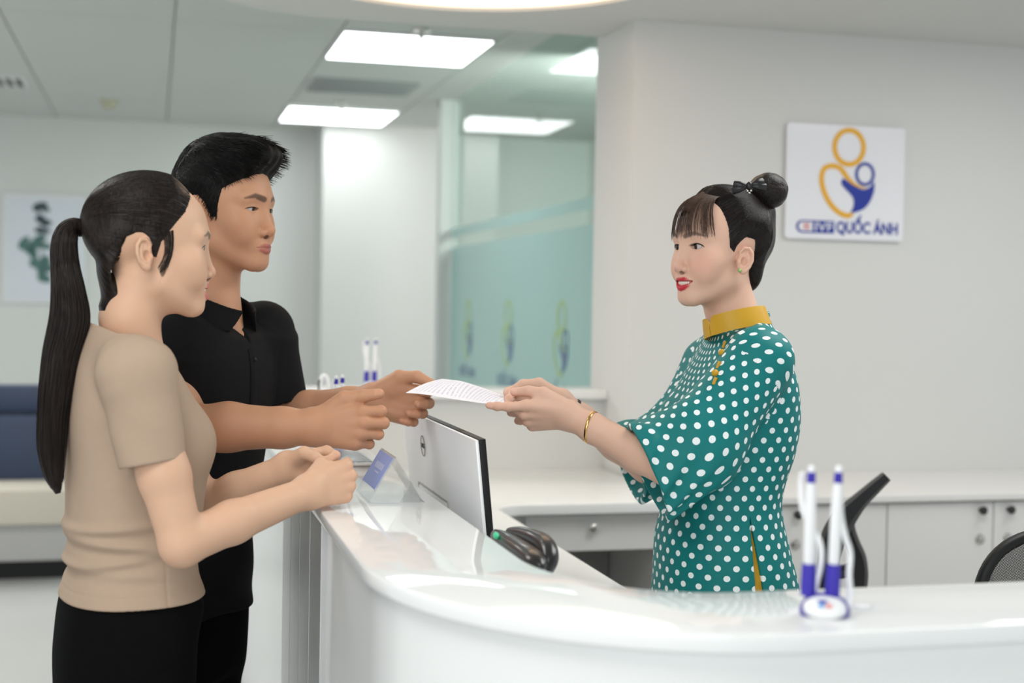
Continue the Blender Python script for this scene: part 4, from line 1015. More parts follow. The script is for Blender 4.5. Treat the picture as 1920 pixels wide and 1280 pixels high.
# ================================================================= man in the black polo
def build_man():
    fr = Frame(356, 2.98, -20)
    root = thing('person', 'man in a black polo shirt handing over the paper', 'person', fr.o)
    hd = Head(421, 393, 2.96, -21, pitch=-1, scale=1.10, male=True, eye=.70, lips=.86, ear=(-.010, .012, .95))
    X = P
    neck = ([hd.w((-.012, 0, -.055)), hd.w((-.030, 0, -.125)), fr.w((.055, 0, 1.33))], [.060, .060, .068])
    sh_r, sh_l = X(302, 662, 2.88), X(494, 622, 3.10)
    el_r, wr_r = X(345, 806, 2.78), X(592, 800, 2.77)
    el_l, wr_l = X(522, 782, 3.14), X(700, 750, 3.03)
    h_r = Hand(wr_r, (1, -.05, .03), (0, -1, .10), 1, [(22, 78, 45), (30, 88, 50), (36, 92, 50), (42, 92, 50)], ((.018, .026, -.006), (.050, .050, -.004), (.084, .054, -.004), (.113, .058, -.008)), k=1.12, fat=1.14, spread=(2, 0, -2, -4))
    h_l = Hand(wr_l, (1, -.20, -.06), (.05, .97, .02), -1, [(34, 48, 26), (40, 54, 30), (46, 60, 35), (52, 62, 36)], ((.018, .026, -.006), (.050, .050, -.006), (.088, .054, -.012), (.120, .043, -.016)), k=1.12, fat=1.12)
    arms = [([sh_r, sh_r*.45+el_r*.55, el_r, el_r*.66+wr_r*.34+np.array([0, 0, .004]), el_r*.25+wr_r*.75, wr_r], [.058, .054, .050, .0485, .040, .034]),
            ([sh_l, sh_l*.45+el_l*.55, el_l, el_l*.66+wr_l*.34, el_l*.25+wr_l*.75, wr_l], [.058, .054, .048, .046, .038, .033])]
    tb = table([(.70, -.003, 0, .116, .184), (.745, 0, 0, .116, .184), (.85, 0, 0, .112, .176), (.95, .006, 0, .114, .172), (1.055, .018, 0, .122, .178), (1.18, .030, 0, .126, .188), (1.26, .040, 0, .118, .190), (1.31, .048, 0, .102, .175), (1.36, .056, 0, .078, .120), (1.40, .060, 0, .066, .080), (1.44, .062, 0, .062, .068)])
    def slv(s0, el, ln):
        dr = el-s0; dr = dr/np.linalg.norm(dr); return s0, s0+dr*ln, dr
    S1, S2 = slv(sh_r, el_r, .075), slv(sh_l, el_l, .155)
    def shirt(p):
        q = fr.l(p); d = loft(q, tb)
        d = smin(d, limb(p, [fr.w((.045, -.07, 1.365)), sh_r], [.055, .072], .03), .035)
        d = smin(d, limb(p, [fr.w((.045, .07, 1.365)), sh_l], [.055, .070], .03), .035)
        d = smax(d, F4(.742)-q[:, 2], .003)
        d = d-F4(.003)*np.sin(q[:, 2]*42+q[:, 1]*30).astype(F4)*np.clip((1.05-q[:, 2])*4, 0, 1)
        d = smax(d, q[:, 2]-F4(1.392)+(q[:, 0]-F4(.06))*.75, .004)
        vv = smax(np.abs(q[:, 1])-np.clip((q[:, 2]-F4(1.315))*.42, -.02, .05), F4(.06)-q[:, 0], .003)
        d = smax(d, -vv, .003)
        for (s0, e0, dr), rr in ((S1, (.072, .074)), (S2, (.070, .072))):
            e = cap(p, s0, e0+dr*.06, rr[0], rr[1]); ang = (p-A(e0)) @ A(dr)
            e = smax(e, ang, .003)
            e = smax(e, -smax(cap(p, s0, e0+dr*.08, rr[0]-.007, rr[1]-.005), -(ang+F4(.05)), .003), .003)
            gap = np.exp(-((e-d)/F4(.003))**2)*F4(.0015)
            d = smin(d, e, .025)+gap
        return d
    lg = legs_sdf(fr, (-.005, .082, .76), .07, .082, .070, .054)
    def trunk(p):
        q = fr.l(p); d = smax(loft(q, tb), q[:, 2]-F4(1.36), .01)+F4(.014)
        return smin(smax(d, F4(.74)-q[:, 2], .01), lg(p)+F4(.014), .02)
    sk = skin_mat('skin_man')
    body_mesh('body', hd, neck, arms, [h_r, h_l], (trunk, (fr.o+np.array([-.3, -.3, 0]), fr.o+np.array([.3, .3, 1.40]))), SKIN_M, srgb(172, 102, 92), (.035, .024, .02), sk, root, dict(cheek=.15), browz=.0225, browthick=.0052)
    hd.eyes(root, (13, -4))
    sh = sdf_obj('polo_shirt', shirt, fr.o+np.array([-.36, -.36, .72]), fr.o+np.array([.36, .36, 1.47]), .0038, MT['blackcloth'], root)
    # collar with open front, and the placket
    def collar(p):
        q = fr.l(p)-A((.060, 0, 1.395)); q = q @ A(Ry(24))
        r = np.hypot(q[:, 0]/F4(1.06), q[:, 1]); rad = F4(.079)+np.clip(-q[:, 2]+.02, 0, .05)*F4(.42)
        d = np.abs(r-rad)-F4(.0028)
        d = smax(d, np.abs(q[:, 2]-F4(.002))-F4(.024), .004)
        an = np.abs(np.arctan2(q[:, 1], q[:, 0]))
        gap = (F4(.42)-an)*F4(.08)-np.clip(q[:, 2]*.9, -.02, .02)*.6
        return smax(d, gap, .003)*F4(.8)
    c0 = fr.w((.06, 0, 1.395)); sdf_obj('collar', collar, c0-.16, c0+.16, .0028, MT['blackcloth'], sh)
    # placket running down the front of the shirt
    pm = MB(); pp = []
    for z in np.linspace(1.345, 1.16, 10):
        x = .30
        for _ in range(60):
            dd = float(shirt(fr.w((x, .0, z))[None].astype(F4))[0]); x -= max(dd, 0)*.8
            if dd < 3e-4: break
        pp.append(fr.w((x+.001, 0, z)))
    pm.tube(pp, [(.0025, .014)]*len(pp), 8, flat=tuple(fr.R @ np.array([0, 1, 0]))); pm.build('placket', MT['blackcloth'], sh, 60)
    for k in (1, 3):
        bm_ = MB(); bm_.ball(pp[k]+fr.R @ np.array([.003, 0, 0]), (.0045, .0045, .0045)); bm_.build('button', MT['dark'], sh, 180)
    TB2 = table([(.55, -.005, 0, .098, .150), (.66, -.004, 0, .104, .166), (.74, -.003, 0, .105, .168), (.80, -.002, 0, .100, .160), (.86, 0, 0, .094, .152)])
    def pants(p):
        q = fr.l(p); d = smax(loft(q, TB2), F4(.58)-q[:, 2], .05); d = smin(d, lg(p), .03)
        d = smax(d, q[:, 2]-F4(.82), .003); return smax(d, F4(.04)-q[:, 2], .003)
    sdf_obj('trousers', pants, fr.o+np.array([-.28, -.28, .02]), fr.o+np.array([.28, .28, .85]), .008, MT['blackpants'], root)
    shoes(fr, -.02, .088, root, MT['shoe'], 1.1)
    # hair: short at the sides, swept forward on top
    poly = [(.086, .074), (.074, .060), (.052, .046), (.038, .036), (.030, .006), (.026, -.018), (.012, -.018), (.002, .010), (-.012, .022), (-.032, .014), (-.046, -.020), (-.066, -.070), (-.25, -.09), (-.25, .25), (.086, .25)]
    hm = hair_mat('hair_black', (.0045, .0042, .0042), (.012, .011, .0105), 170, .6, .4)
    def ex(q, d):
        t = ell(q, (.004, 0, .075), (.104, .074, .072)); t2 = ell(q, (.066, 0, .098), (.046, .058, .030), Ry(-14))
        t = smin(t, t2, .03)
        t = smax(t, -(q[:, 2]-np.maximum(F4(.034), F4(.012)+q[:, 0]*F4(.74))), .014)
        t = t-F4(.0016)*np.sin(q[:, 1]*260+np.sin(q[:, 0]*60)*1.5).astype(F4)
        return smin(d, t, .012)
    hf = cap_hair(hd, poly, .010, ex)
    hc = sdf_obj('hair', hf, hd.o-.19, hd.o+.19, .0024, hm, root, lambda v: (hd.l(v.astype(F4))*np.array([.12, 1., .5])))
    n = 2600; q = np.stack([RNG.uniform(-.092, .098, n), RNG.uniform(-.066, .066, n), np.full(n, .15)], 1)
    w0 = settle(hf, hd.o+(q*hd.k) @ hd.R.T, np.tile(hd.R @ np.array([0, 0, 1.]), (n, 1)), 18, .0)
    ok = np.abs(peval(hf, w0.astype(F4))) < .002; w0 = w0[ok]; q = ((w0-hd.o) @ hd.R)/hd.k; n = len(q)
    d0 = np.stack([.9+0*q[:, 0], q[:, 1]*5+RNG.normal(0, .16, n), RNG.normal(.05, .10, n)], 1); d0[:, 2] += np.where(q[:, 0] > .06, -.25, 0); d0[:, 1] += np.where(q[:, 0] < -.02, q[:, 1]*8, 0)
    d0[:, 0] = np.where(q[:, 0] < -.05, -.2, d0[:, 0]); d0[:, 2] = np.where(q[:, 0] < -.05, -.8, d0[:, 2])
    d0 /= np.linalg.norm(d0, axis=1)[:, None]; ln = RNG.uniform(.016, .034, n)*np.where(q[:, 0] > .07, .75, 1)*np.where(q[:, 0] < -.04, .55, 1)
    t = np.linspace(0, 1, 7)[None, :, None]; pt = q[:, None]+d0[:, None]*ln[:, None, None]*t+np.array([0, 0, -.0035])*t*t
    w = hd.o+(pt*hd.k) @ hd.R.T; dd = peval(hf, w.reshape(-1, 3).astype(F4)).reshape(n, 7)
    up = (pt-np.array([0, 0, .03])); up /= np.linalg.norm(up, axis=2)[..., None]; lift = np.clip(.0010-dd, -.004, .02)
    lift = np.where((q[:, 0] > .055)[:, None], np.maximum(lift, 0), lift)
    w = w+(up @ hd.R.T)*lift[..., None]
    ps = list(w)
    n = 10500; xz = np.stack([RNG.uniform(-.10, .105, n), RNG.uniform(-.07, .118, n)], 1); xz = xz[(poly2(xz[:, 0].astype(F4), xz[:, 1].astype(F4), poly) < .001) | ((xz[:, 1] > .075) & (xz[:, 0] > .08))]; n = len(xz)
    sd = np.where(RNG.random(n) < .75, -1., 1.); q = np.stack([xz[:, 0], sd*.085, xz[:, 1]], 1)
    w0 = settle(hf, hd.o+(q*hd.k) @ hd.R.T, (np.stack([0*sd, sd, 0*sd], 1)) @ hd.R.T, 14, .0003)
    ok = np.abs(peval(hf, w0.astype(F4))) < .002; w0 = w0[ok]; sd = sd[ok]; n = len(w0)
    ql = ((w0-hd.o) @ hd.R)/hd.k; tp = np.clip((ql[:, 2]-.035)/.03, 0, 1)
    d0 = np.stack([RNG.normal(-.3, .15, n)*(1-tp)+tp*(.75+ql[:, 0]*4), sd*.07+tp*sd*.05, -.9*(1-tp)-.35*tp+RNG.normal(0, .1, n)], 1) @ hd.R.T; ln = RNG.uniform(.005, .011, n)*(1+tp*.9)
    ps += list(w0[:, None]+d0[:, None]*ln[:, None, None]*np.array([0, .5, 1])[None, :, None])
    groups = {}
    for pth in ps: groups.setdefault(len(pth), []).append(pth)
    parts = [strands(g, .00042 if len(g[0]) == 3 else .0007) for g in groups.values()]
    me, V, Q = mesh_from('hair_strands', parts); a = me.attributes.new('Flow', 'FLOAT_VECTOR', 'POINT'); a.data.foreach_set('vector', V.astype(F4).ravel()); me.materials.append(hm)
    tagg(link('hair_strands', me, hm, hc), kind='stuff')

# ================================================================= receptionist in the dotted ao dai
def dots_mat():
    m = principled('teal_polka_dot', srgb(10, 122, 122), .55, spec=.3); nt = m.node_tree; b = nt.nodes['Principled BSDF']
    uv = nt.nodes.new('ShaderNodeUVMap'); uv.uv_map = 'UVMap'
    def mth(op, a, c=None):
        n = nt.nodes.new('ShaderNodeMath'); n.operation = op
        for i, x in enumerate((a, c)):
            if x is None: continue
            if isinstance(x, (int, float)): n.inputs[i].default_value = x
            else: nt.links.new(x, n.inputs[i])
        return n.outputs[0]
    sx = nt.nodes.new('ShaderNodeSeparateXYZ'); nt.links.new(uv.outputs[0], sx.inputs[0])
    cx, cy = .0335, .0395; ds = []
    for o in (0., .5):
        fx = mth('SUBTRACT', mth('FRACT', mth('ADD', mth('DIVIDE', sx.outputs[0], cx), o)), .5)
        fy = mth('SUBTRACT', mth('FRACT', mth('ADD', mth('DIVIDE', sx.outputs[1], cy), o)), .5)
        ds.append(mth('SQRT', mth('ADD', mth('POWER', mth('MULTIPLY', fx, cx), 2), mth('POWER', mth('MULTIPLY', fy, cy), 2))))
    dm = mth('MINIMUM', ds[0], ds[1])
    r = nt.nodes.new('ShaderNodeMapRange'); r.inputs[1].default_value = .0063; r.inputs[2].default_value = .0057; nt.links.new(dm, r.inputs[0])
    mx = nt.nodes.new('ShaderNodeMix'); mx.data_type = 'RGBA'; mx.inputs[6].default_value = srgb(10, 116, 116)+(1,); mx.inputs[7].default_value = (.80, .86, .86, 1)
    nt.links.new(r.outputs[0], mx.inputs[0]); nt.links.new(mx.outputs[2], b.inputs['Base Color'])
    return m
def build_receptionist():
    fr = Frame(1372, 2.92, 195)
    root = thing('person', 'woman in a teal polka dot dress with a hair bun taking the paper', 'person', fr.o)
    hd = Head(1350, 464, 2.92, 209, pitch=-1, scale=1.04, smile=1., eye=1.12, slim=.98, lips=.80, lash=.0012, ear=(.002, -.009, .90))
    X = P
    neck = ([hd.w((-.010, 0, -.06)), hd.w((-.026, 0, -.12)), X(1384, 625, 2.92)], [.052, .050, .056])
    sh_l, sh_r = X(1424, 676, 2.78), fr.w((-.012, -.148, 1.285))
    el_l, wr_l = X(1278, 893, 2.74), X(1068, 779, 2.83)
    el_r, wr_r = X(1215, 872, 3.04), X(1052, 757, 3.01)
    h_l = Hand(wr_l, (-1, .06, .00), (-.05, -.80, -.60), -1, [(-10, 8, 6), (38, 45, 30), (52, 55, 35), (58, 55, 35)], ((.018, .022, -.010), (.050, .036, -.022), (.080, .034, -.030), (.108, .028, -.034)), k=1.06, fat=1.0, spread=(3, 0, -3, -6))
    h_r = Hand(wr_r, (-1, -.02, -.02), (.02, .97, .03), 1, [(42, 50, 30), (46, 54, 32), (50, 56, 34), (52, 56, 34)], ((.018, .024, -.006), (.046, .043, -.006), (.080, .042, -.012), (.112, .024, -.016)), k=1.04, fat=1.0)
    arms = [([sh_l, sh_l*.45+el_l*.55, el_l, el_l*.64+wr_l*.36, el_l*.22+wr_l*.78, wr_l], [.044, .040, .036, .0355, .029, .0260]),
            ([sh_r, sh_r*.45+el_r*.55, el_r, el_r*.64+wr_r*.36, el_r*.22+wr_r*.78, wr_r], [.045, .042, .038, .037, .029, .026])]
    tb = table([(.15, .0, 0, .200, .215), (.50, .0, 0, .178, .200), (.75, .002, 0, .156, .178), (.817, .003, 0, .149, .170), (.923, .016, 0, .134, .152), (.97, .017, 0, .124, .142), (1.013, .014, 0, .118, .136), (1.06, .006, 0, .120, .140), (1.103, .000, 0, .128, .147), (1.16, -.006, 0, .132, .152), (1.204, -.010, 0, .126, .156), (1.25, -.016, 0, .112, .158), (1.29, -.020, 0, .094, .145), (1.33, -.022, 0, .074, .105), (1.37, -.022, 0, .060, .070), (1.41, -.020, 0, .056, .060)])
    # sleeves
    e1, o1 = X(1308, 838, 2.745), X(1212, 884, 2.76); dr1 = o1-e1; dr1 = dr1/np.linalg.norm(dr1)
    n1 = -(P(1179, 816, 2.76)-P(1238, 958, 2.76)); n1 = np.cross(n1, np.array([0.10, -1, 0])); n1 /= np.linalg.norm(n1)
    if n1[0] > 0: n1 = -n1
    e2, o2 = X(1264, 818, 3.05), X(1180, 868, 3.03); n2 = np.array([-.86, -.18, -.25]); n2 /= np.linalg.norm(n2)
    SL = ((sh_l, e1, o1, n1, (.068, .080, .090)), (sh_r, e2, o2, n2, (.056, .060, .076)))
    def sleeve(p, S_, grow=0.):
        s0, e, o, n, rr = S_
        dd = limb(p, [s0, e, o, o+(o-e)*.6], [rr[0]+grow, rr[1]+grow, rr[2]+grow, rr[2]+grow], .05)
        return dd
    def bodyf(p):
        q = fr.l(p); d = loft(q, tb, 2.2)
        d = smin(d, ell(q, (.072, .060, 1.165), (.062, .058, .058)), .04); d = smin(d, ell(q, (.072, -.060, 1.165), (.062, .058, .058)), .04)
        d = smin(d, limb(p, [fr.w((-.02, .055, 1.345)), sh_l], [.045, .062], .03), .03)
        d = smin(d, limb(p, [fr.w((-.02, -.055, 1.345)), sh_r], [.045, .054], .03), .03)
        return d
    slit0 = X(1398, 966, 2.78)
    def dress(p):
        d = bodyf(p); q = fr.l(p)
        d = smax(d, q[:, 2]-F4(1.374)+q[:, 0]*F4(.44), .004)
        # side slit on the near side, opening downwards
        u = q[:, 0]-(F4(.014)+(F4(1.0)-q[:, 2])*F4(-.085)); wd = np.clip((F4(1.0)-q[:, 2])*F4(.058), -.01, .05)
        cut = smax(np.abs(u)-wd, -(q[:, 1]-F4(.06)), .002)
        d = smax(d, -cut, .002)
        for S_ in SL:
            s0, e, o, n, rr = S_
            e_ = sleeve(p, S_); a = (p-A(o)) @ A(n)
            fold = F4(.005)*np.sin((p[:, 0]*1.0+p[:, 2]*-.55+p[:, 1]*.8)*95).astype(F4)*np.clip(1+a/.16, 0, 1)
            e_ = e_+fold
            e_ = smax(e_, a, .002)
            inn = smax(sleeve(p, S_, -.0105)+fold, -(a+F4(.13)), .01)
            e_ = smax(e_, -inn, .002)
            d = smin(d, e_, .018)
        return smax(d, F4(.16)-q[:, 2], .004)
    def trunk(p):
        q = fr.l(p); d = smax(loft(q, tb), q[:, 2]-F4(1.33), .01)+F4(.012)
        return smax(d, F4(.2)-q[:, 2], .01)
    sk = skin_mat('skin_receptionist')
    body_mesh('body', hd, neck, arms, [h_l, h_r], (trunk, (fr.o+np.array([-.28, -.28, 0]), fr.o+np.array([.28, .28, 1.36]))), SKIN_R, srgb(190, 44, 62), (.09, .06, .055), sk, root, dict(cheek=.6, makeup=1.), browz=.0235)
    hd.eyes(root, (-13, -3))
    dm = dots_mat()
    v, q = surface(dress, fr.o+np.array([-.42, -.34, .14]), fr.o+np.array([.34, .36, 1.46]), .0031)
    me, V, Q = mesh_from('dress', [(v, q)])
    # unwrap: each face by the piece of cloth it belongs to
    cen = V[Q].mean(1).astype(F4); db = np.abs(bodyf(cen)); dl = [np.abs(sleeve(cen, s_)) for s_ in SL]
    inside = [((cen-A(s_[2])) @ A(s_[3])) > -.30 for s_ in SL]
    pick = np.zeros(len(Q), int)
    for i in range(2):
        s_ = SL[i]; ax = (s_[2]-s_[0])/np.linalg.norm(s_[2]-s_[0]); t_ = (cen-A(s_[0])) @ A(ax); ys = fr.l(cen)[:, 1]*(1 if i == 0 else -1)
        pick[((t_ < .12) & (ys > .134) & (t_ > .02) & (dl[i] < db+.012)) | ((t_ >= .12) & (dl[i] < db-.009))] = i+1
    vv = V[Q].reshape(-1, 3).astype(F4); pk = np.repeat(pick, 4); uvs = np.zeros((len(vv), 2))
    ql = fr.l(vv); an = np.arctan2(ql[:, 1], ql[:, 0]-.0)
    cf = np.repeat(np.arctan2(fr.l(cen)[:, 1], fr.l(cen)[:, 0]), 4); an = np.where(an-cf > math.pi, an-2*math.pi, np.where(an-cf < -math.pi, an+2*math.pi, an))
    rr_ = np.hypot(ql[:, 0], ql[:, 1]*.85); hi_ = np.clip((ql[:, 2]-1.20)/.06, 0, 1); uvs[:, 0] = an*.145; uvs[:, 1] = ql[:, 2]+hi_*.85*np.clip(.115-rr_, 0, .1)-np.clip((ql[:, 2]-1.06)/.05, 0, 1)*np.clip(rr_-.138, 0, .2)
    for i, S_ in enumerate(SL):
        s0, e, o, n, rr = S_; m = pk == i+1; pv = vv[m]
        L1 = np.linalg.norm(e-s0); d1 = (e-s0)/L1; d2 = (o-e)/np.linalg.norm(o-e); nb_ = (d1+d2)/np.linalg.norm(d1+d2)
        yb = np.cross(d1, d2); yb /= np.linalg.norm(yb); x1, x2 = np.cross(yb, d1), np.cross(yb, d2)
        def ang(w):
            wt = .5+.5*np.tanh(((w-e) @ nb_)/.05); t1 = (w-s0) @ d1; t2 = (w-e) @ d2
            cx_ = (1-wt)*((w-s0) @ x1)+wt*((w-e) @ x2); cy_ = (w-e) @ yb
            return np.arctan2(cy_, cx_), (1-wt)*t1+wt*(L1+t2)
        a_, t_ = ang(pv); cp = np.repeat(cen, 4, 0)[m]; ac, _ = ang(cp)
        a_ = np.where(a_-ac > math.pi, a_-2*math.pi, np.where(a_-ac < -math.pi, a_+2*math.pi, a_))
        uvs[m, 0] = a_*.080; uvs[m, 1] = t_
    uvl = me.uv_layers.new(name='UVMap'); uvl.data.foreach_set('uv', uvs.astype(F4).ravel())
    me.materials.append(dm); dr = link('dress', me, dm, root)
    # mustard trousers seen in the slit
    lg = legs_sdf(fr, (0, .065, .86), .05, .070, .065, .06)
    def pants(p):
        q = fr.l(p); d = smax(bodyf(p)+F4(.008), q[:, 2]-F4(1.01), .004); d = smax(d, F4(.55)-q[:, 2], .02)
        return smax(smin(d, lg(p), .03), F4(.04)-q[:, 2], .003)
    sdf_obj('trousers', pants, fr.o+np.array([-.26, -.26, .02]), fr.o+np.array([.26, .26, 1.04]), .007, MT['mustard'], root)
    shoes(fr, -.015, .08, root, MT['shoe'])
    # mandarin collar
    up = [X(1322, 607, 2.86), X(1428, 569, 2.93)]; lw = [X(1331, 644, 2.85), X(1435, 602, 2.93)]
    cu, clw = (up[0]+up[1])/2, (lw[0]+lw[1])/2; nU = cu-clw; hC = np.linalg.norm(nU); nU /= hC
    fx = lw[0]-lw[1]; fx -= nU*(fx@nU); rx = np.linalg.norm(fx)/2*.93; fx /= np.linalg.norm(fx); fy = np.cross(nU, fx)
    cm = MB(); n = 60; t = bmesh.new(); rows = []
    for (rr, zz_) in ((1., 0), (.97, hC*.5), (.93, hC), (.93-.035, hC), (.97-.035, hC*.5), (1.-.035, 0)):
        row = []
        for k in range(n+1):
            a = .03+(2*math.pi-.06)*k/n; h_ = zz_; e = min(a-.03, 2*math.pi-.03-a)
            if zz_ == hC and e < .16: h_ = hC*(.72+.28*math.sqrt(max(e, 0)/.16))
            row.append(t.verts.new(tuple(clw+fx*rx*rr*1.0*math.cos(a)+fy*rx*.97*rr*math.sin(a)+nU*h_)))
        rows.append(row)
    for r1, r2 in zip(rows, rows[1:]+rows[:1]):
        for k in range(n): t.faces.new((r1[k], r1[k+1], r2[k+1], r2[k]))
    t.faces.new([r[0] for r in rows]); t.faces.new([r[-1] for r in rows][::-1])
    cm._add(t); cm.build('collar', MT['mustard'], dr, 50)
    # knotted buttons along the slanting seam
    for i, (px, py) in enumerate(((1358, 646), (1354, 661), (1347, 684), (1341, 699), (1340, 714))):
        w = raycast(dress, px, py)
        if w is None: continue
        b = MB(); dirv = -ray(px, py)
        if i in (1, 3): b.ball(w+dirv*.003, .0074); b.build('button', MT['mustard'], dr, 180)
        else:
            c = w+dirv*.002
            b.tube(catmull([c+_U*.007+_R*.003, c, c-_U*.007-_R*.002], 4), .0036, 8); b.build('button_loop', MT['mustard'], dr, 180)
    # hair
    poly = [(.066, .120), (.054, .100), (.042, .076), (.034, .040), (.028, -.002), (.016, -.012), (.010, .008), (-.006, .020), (-.032, .014), (-.040, -.012), (-.046, -.090), (-.25, -.10), (-.25, .25), (.062, .25)]
    hm = hair_mat('hair_black_brown', (.0075, .006, .0055), (.024, .018, .016), 230, .34, .4)
    bun = X(1440, 358, 2.93)
    def ex(q, d):
        for c, r in (((-.085, 0, .072), (.040, .050, .042)), ((-.094, 0, .020), (.028, .040, .050)), ((-.072, 0, -.040), (.026, .038, .05))):
            d = smin(d, ell(q, c, r), .02)
        return d
    hf = cap_hair(hd, poly, .012, ex)
    hc = sdf_obj('hair', hf, hd.o-.18, hd.o+.18, .0022, hm, root, lambda v: flow_about(v, bun, hd.R @ np.array([.75, 0, -.5])))
    bl = ((bun-hd.o) @ hd.R)/hd.k
    n = 1500; t_ = RNG.random(n); sd = np.where(RNG.random(n) < .8, 1., -1.)
    pl = np.array([(.060, .118), (.054, .100), (.042, .076), (.034, .040), (.028, -.002), (-.006, .018), (-.030, .012), (-.038, -.012), (-.044, -.050), (-.046, -.086)])
    k = np.clip((t_*9).astype(int), 0, 8); f = t_*9-k; xz = pl[k]*(1-f)[:, None]+pl[k+1]*f[:, None]; inn = (RNG.random(n)**2*.5)[:, None]
    S0 = np.stack([xz[:, 0], sd*np.where(k < 1, RNG.uniform(.0, .06, n), .068), xz[:, 1]], 1)+RNG.normal(0, .003, (n, 3)); S0 = S0*(1-inn)+bl*inn
    q1 = bl+np.stack([np.full(n, .018), sd*.022, np.full(n, -.014)], 1); t = np.linspace(0, 1, 11)[None, :, None]
    q = S0[:, None]*(1-t)+q1[:, None]*t; ps = list(settle(hf, hd.o+(q*hd.k) @ hd.R.T, (q-np.array([-.02, 0, .03])) @ hd.R.T, 9))
    v, q = strands(ps, .0006); me, _, _ = mesh_from('hair_strands', [(v, q)]); a = me.attributes.new('Flow', 'FLOAT_VECTOR', 'POINT'); a.data.foreach_set('vector', v.astype(F4).ravel()); me.materials.append(hm)
    tagg(link('hair_strands', me, hm, hc), kind='stuff')
    # fringe
    fm = hair_mat('fringe_brown', (.040, .024, .018), (.12, .075, .055), 300, .4, .2)
    ps = []
    for k in range(290):
        y1 = RNG.uniform(-.056, .060) if k < 240 else RNG.uniform(.052, .071); y0 = y1*.62; q0 = np.array([.040-abs(y0)*.15, y0, .112-abs(y0)*.3]); zz_ = .024+RNG.normal(0, .005)-.010*max(0, abs(y1)-.035)*20*RNG.random()
        q1 = np.array([.104-(abs(y1)/.058)**2*.026, y1, zz_]); c = np.array([.100-(abs(y1)/.058)**2*.018, (y0+y1)/2, .096]); pts = []
        for s in np.linspace(0, 1, 9):
            q = q0*(1-s)**2+2*c*s*(1-s)+q1*s*s
            dd = float(hd.skull(q[None].astype(F4))[0])
            if dd < .0015: q = q+np.array([1, 0, .3])*(.0015+.003*RNG.random()-dd)
            pts.append(hd.w(q))
        ps.append(pts)
    v, q = strands(ps, .00055); me, _, _ = mesh_from('fringe', [(v, q)]); a = me.attributes.new('Flow', 'FLOAT_VECTOR', 'POINT'); a.data.foreach_set('vector', v.astype(F4).ravel()); me.materials.append(fm)
    tagg(link('fringe', me, fm, hc), kind='stuff')
    bumps = RNG.normal(0, 1, (90, 3)); bumps /= np.linalg.norm(bumps, axis=1)[:, None]
    def bunf(p):
        qv = p-A(bun); r = np.linalg.norm(qv, axis=1)+1e-6; un = qv/r[:, None]
        d = ell(p, bun, (.041, .043, .038), hd.R)
        m = (un @ A(bumps.T)).max(1); return d-F4(.022)*(m-F4(.95))
    sdf_obj('hair_bun', bunf, bun-.06, bun+.06, .0022, hm, hc, lambda v: (v-bun)*1.2)
    # satin bow with a jewelled clip
    bw = MB(); bc = X(1404, 349, 2.855); bx = _R*.97+_U*.12; bx /= np.linalg.norm(bx); by = np.cross(-ray(1404, 349), bx)
    for sd in (-1, 1):
        for up_, ln in ((.0075, .030), (-.006, .034)):
            pts = [bc+bx*sd*ln*s+by*up_*(s)*1.0+np.array([0, -.008*math.sin(s*3), 0]) for s in np.linspace(0, 1, 8)]
            bw.tube(pts, [(.004, .0075*(.35+.65*min(1, s*1.6))) for s in np.linspace(0, 1, 8)], 10, flat=tuple(np.array([0, 0, 1.])))
    bw.ball(bc+np.array([0, -.006, 0]), (.007, .006, .009)); sat = principled('black_satin', (.012, .012, .013), .3, noise=.1)
    o = bw.build('hair_bow', sat, hc, 60)
    jm = MB()
    for dx_, dy_ in ((-.004, 0), (.003, .001), (0, -.004)): jm.ball(bc+_R*dx_+_U*(dy_-.011)+np.array([0, -.010, 0]), .0028, None, 8, 6)
    jm.build('bow_jewel', MT['chrome'], o)
    # earring
    def fh(p): return hd.sdf(hd.l(p))*F4(hd.k)
    w = raycast(fh, 1387, 507, 2.5)
    if w is not None:
        em = MB(); em.ball(w-ray(1387, 507)*.003, .0042); em.build('earring', principled('green_stone', srgb(150, 190, 110), .1, coat=.5, metal=.3, noise=.1), root, 180)
    # teeth
    tm = MB()
    for k in range(-4, 5):
        an = k*.17; c = hd.w((.0815+.0105*math.cos(an*1.6)-abs(k)*.0004, .030*math.sin(an), -.0716))
        tm.ball(c, (.0038, .0034, .0046), None, 8, 6)
    tm.build('teeth', TEETH, root, 180)
    # bracelet and watch
    g = principled('gold', srgb(222, 178, 110), .2, metal=1, noise=.05)
    def bangle(name, a, b, t, r, m, w, par, tilt):
        c = a*(1-t)+b*t; ax = (b-a)/np.linalg.norm(b-a)+np.array(tilt); ax /= np.linalg.norm(ax); x = np.cross(ax, [0, 1, 0]); x /= np.linalg.norm(x); y = np.cross(ax, x)
        mb = MB(); mb.tube([c+r*(math.cos(k)*x+math.sin(k)*y) for k in np.linspace(0, 2*math.pi, 36)[:-1]], [(.0012, w)]*35, 8, True, flat=tuple(ax)); return mb.build(name, m, par, 50)
    return dict(g=g, bangle=bangle, el_l=el_l, wr_l=wr_l, el_r=el_r, wr_r=wr_r, root=root)
# ---------------------------------------------------------------- things on and around the desk
def dup(root, loc, rotz=0., label=None, group=None):
    r = root.copy(); COL.objects.link(r); r.location = tuple(loc); r.rotation_euler = (0, 0, rotz)
    if label: r['label'] = label
    if group: r['group'] = group
    for ch in list(root.children):
        c = ch.copy(); COL.objects.link(c); c.parent = r
        for g in ch.children:
            e = g.copy(); COL.objects.link(e); e.parent = c
    return r
def Puz(px, py, u0):                 # point on the plane u = u0 seen at a pixel
    r = ray(px, py); return CAM+r*(u0/(CT*r[0]+ST*r[1]))
def Pz(px, py, z):
    r = ray(px, py); return CAM+r*((z-CAM[2])/r[2])
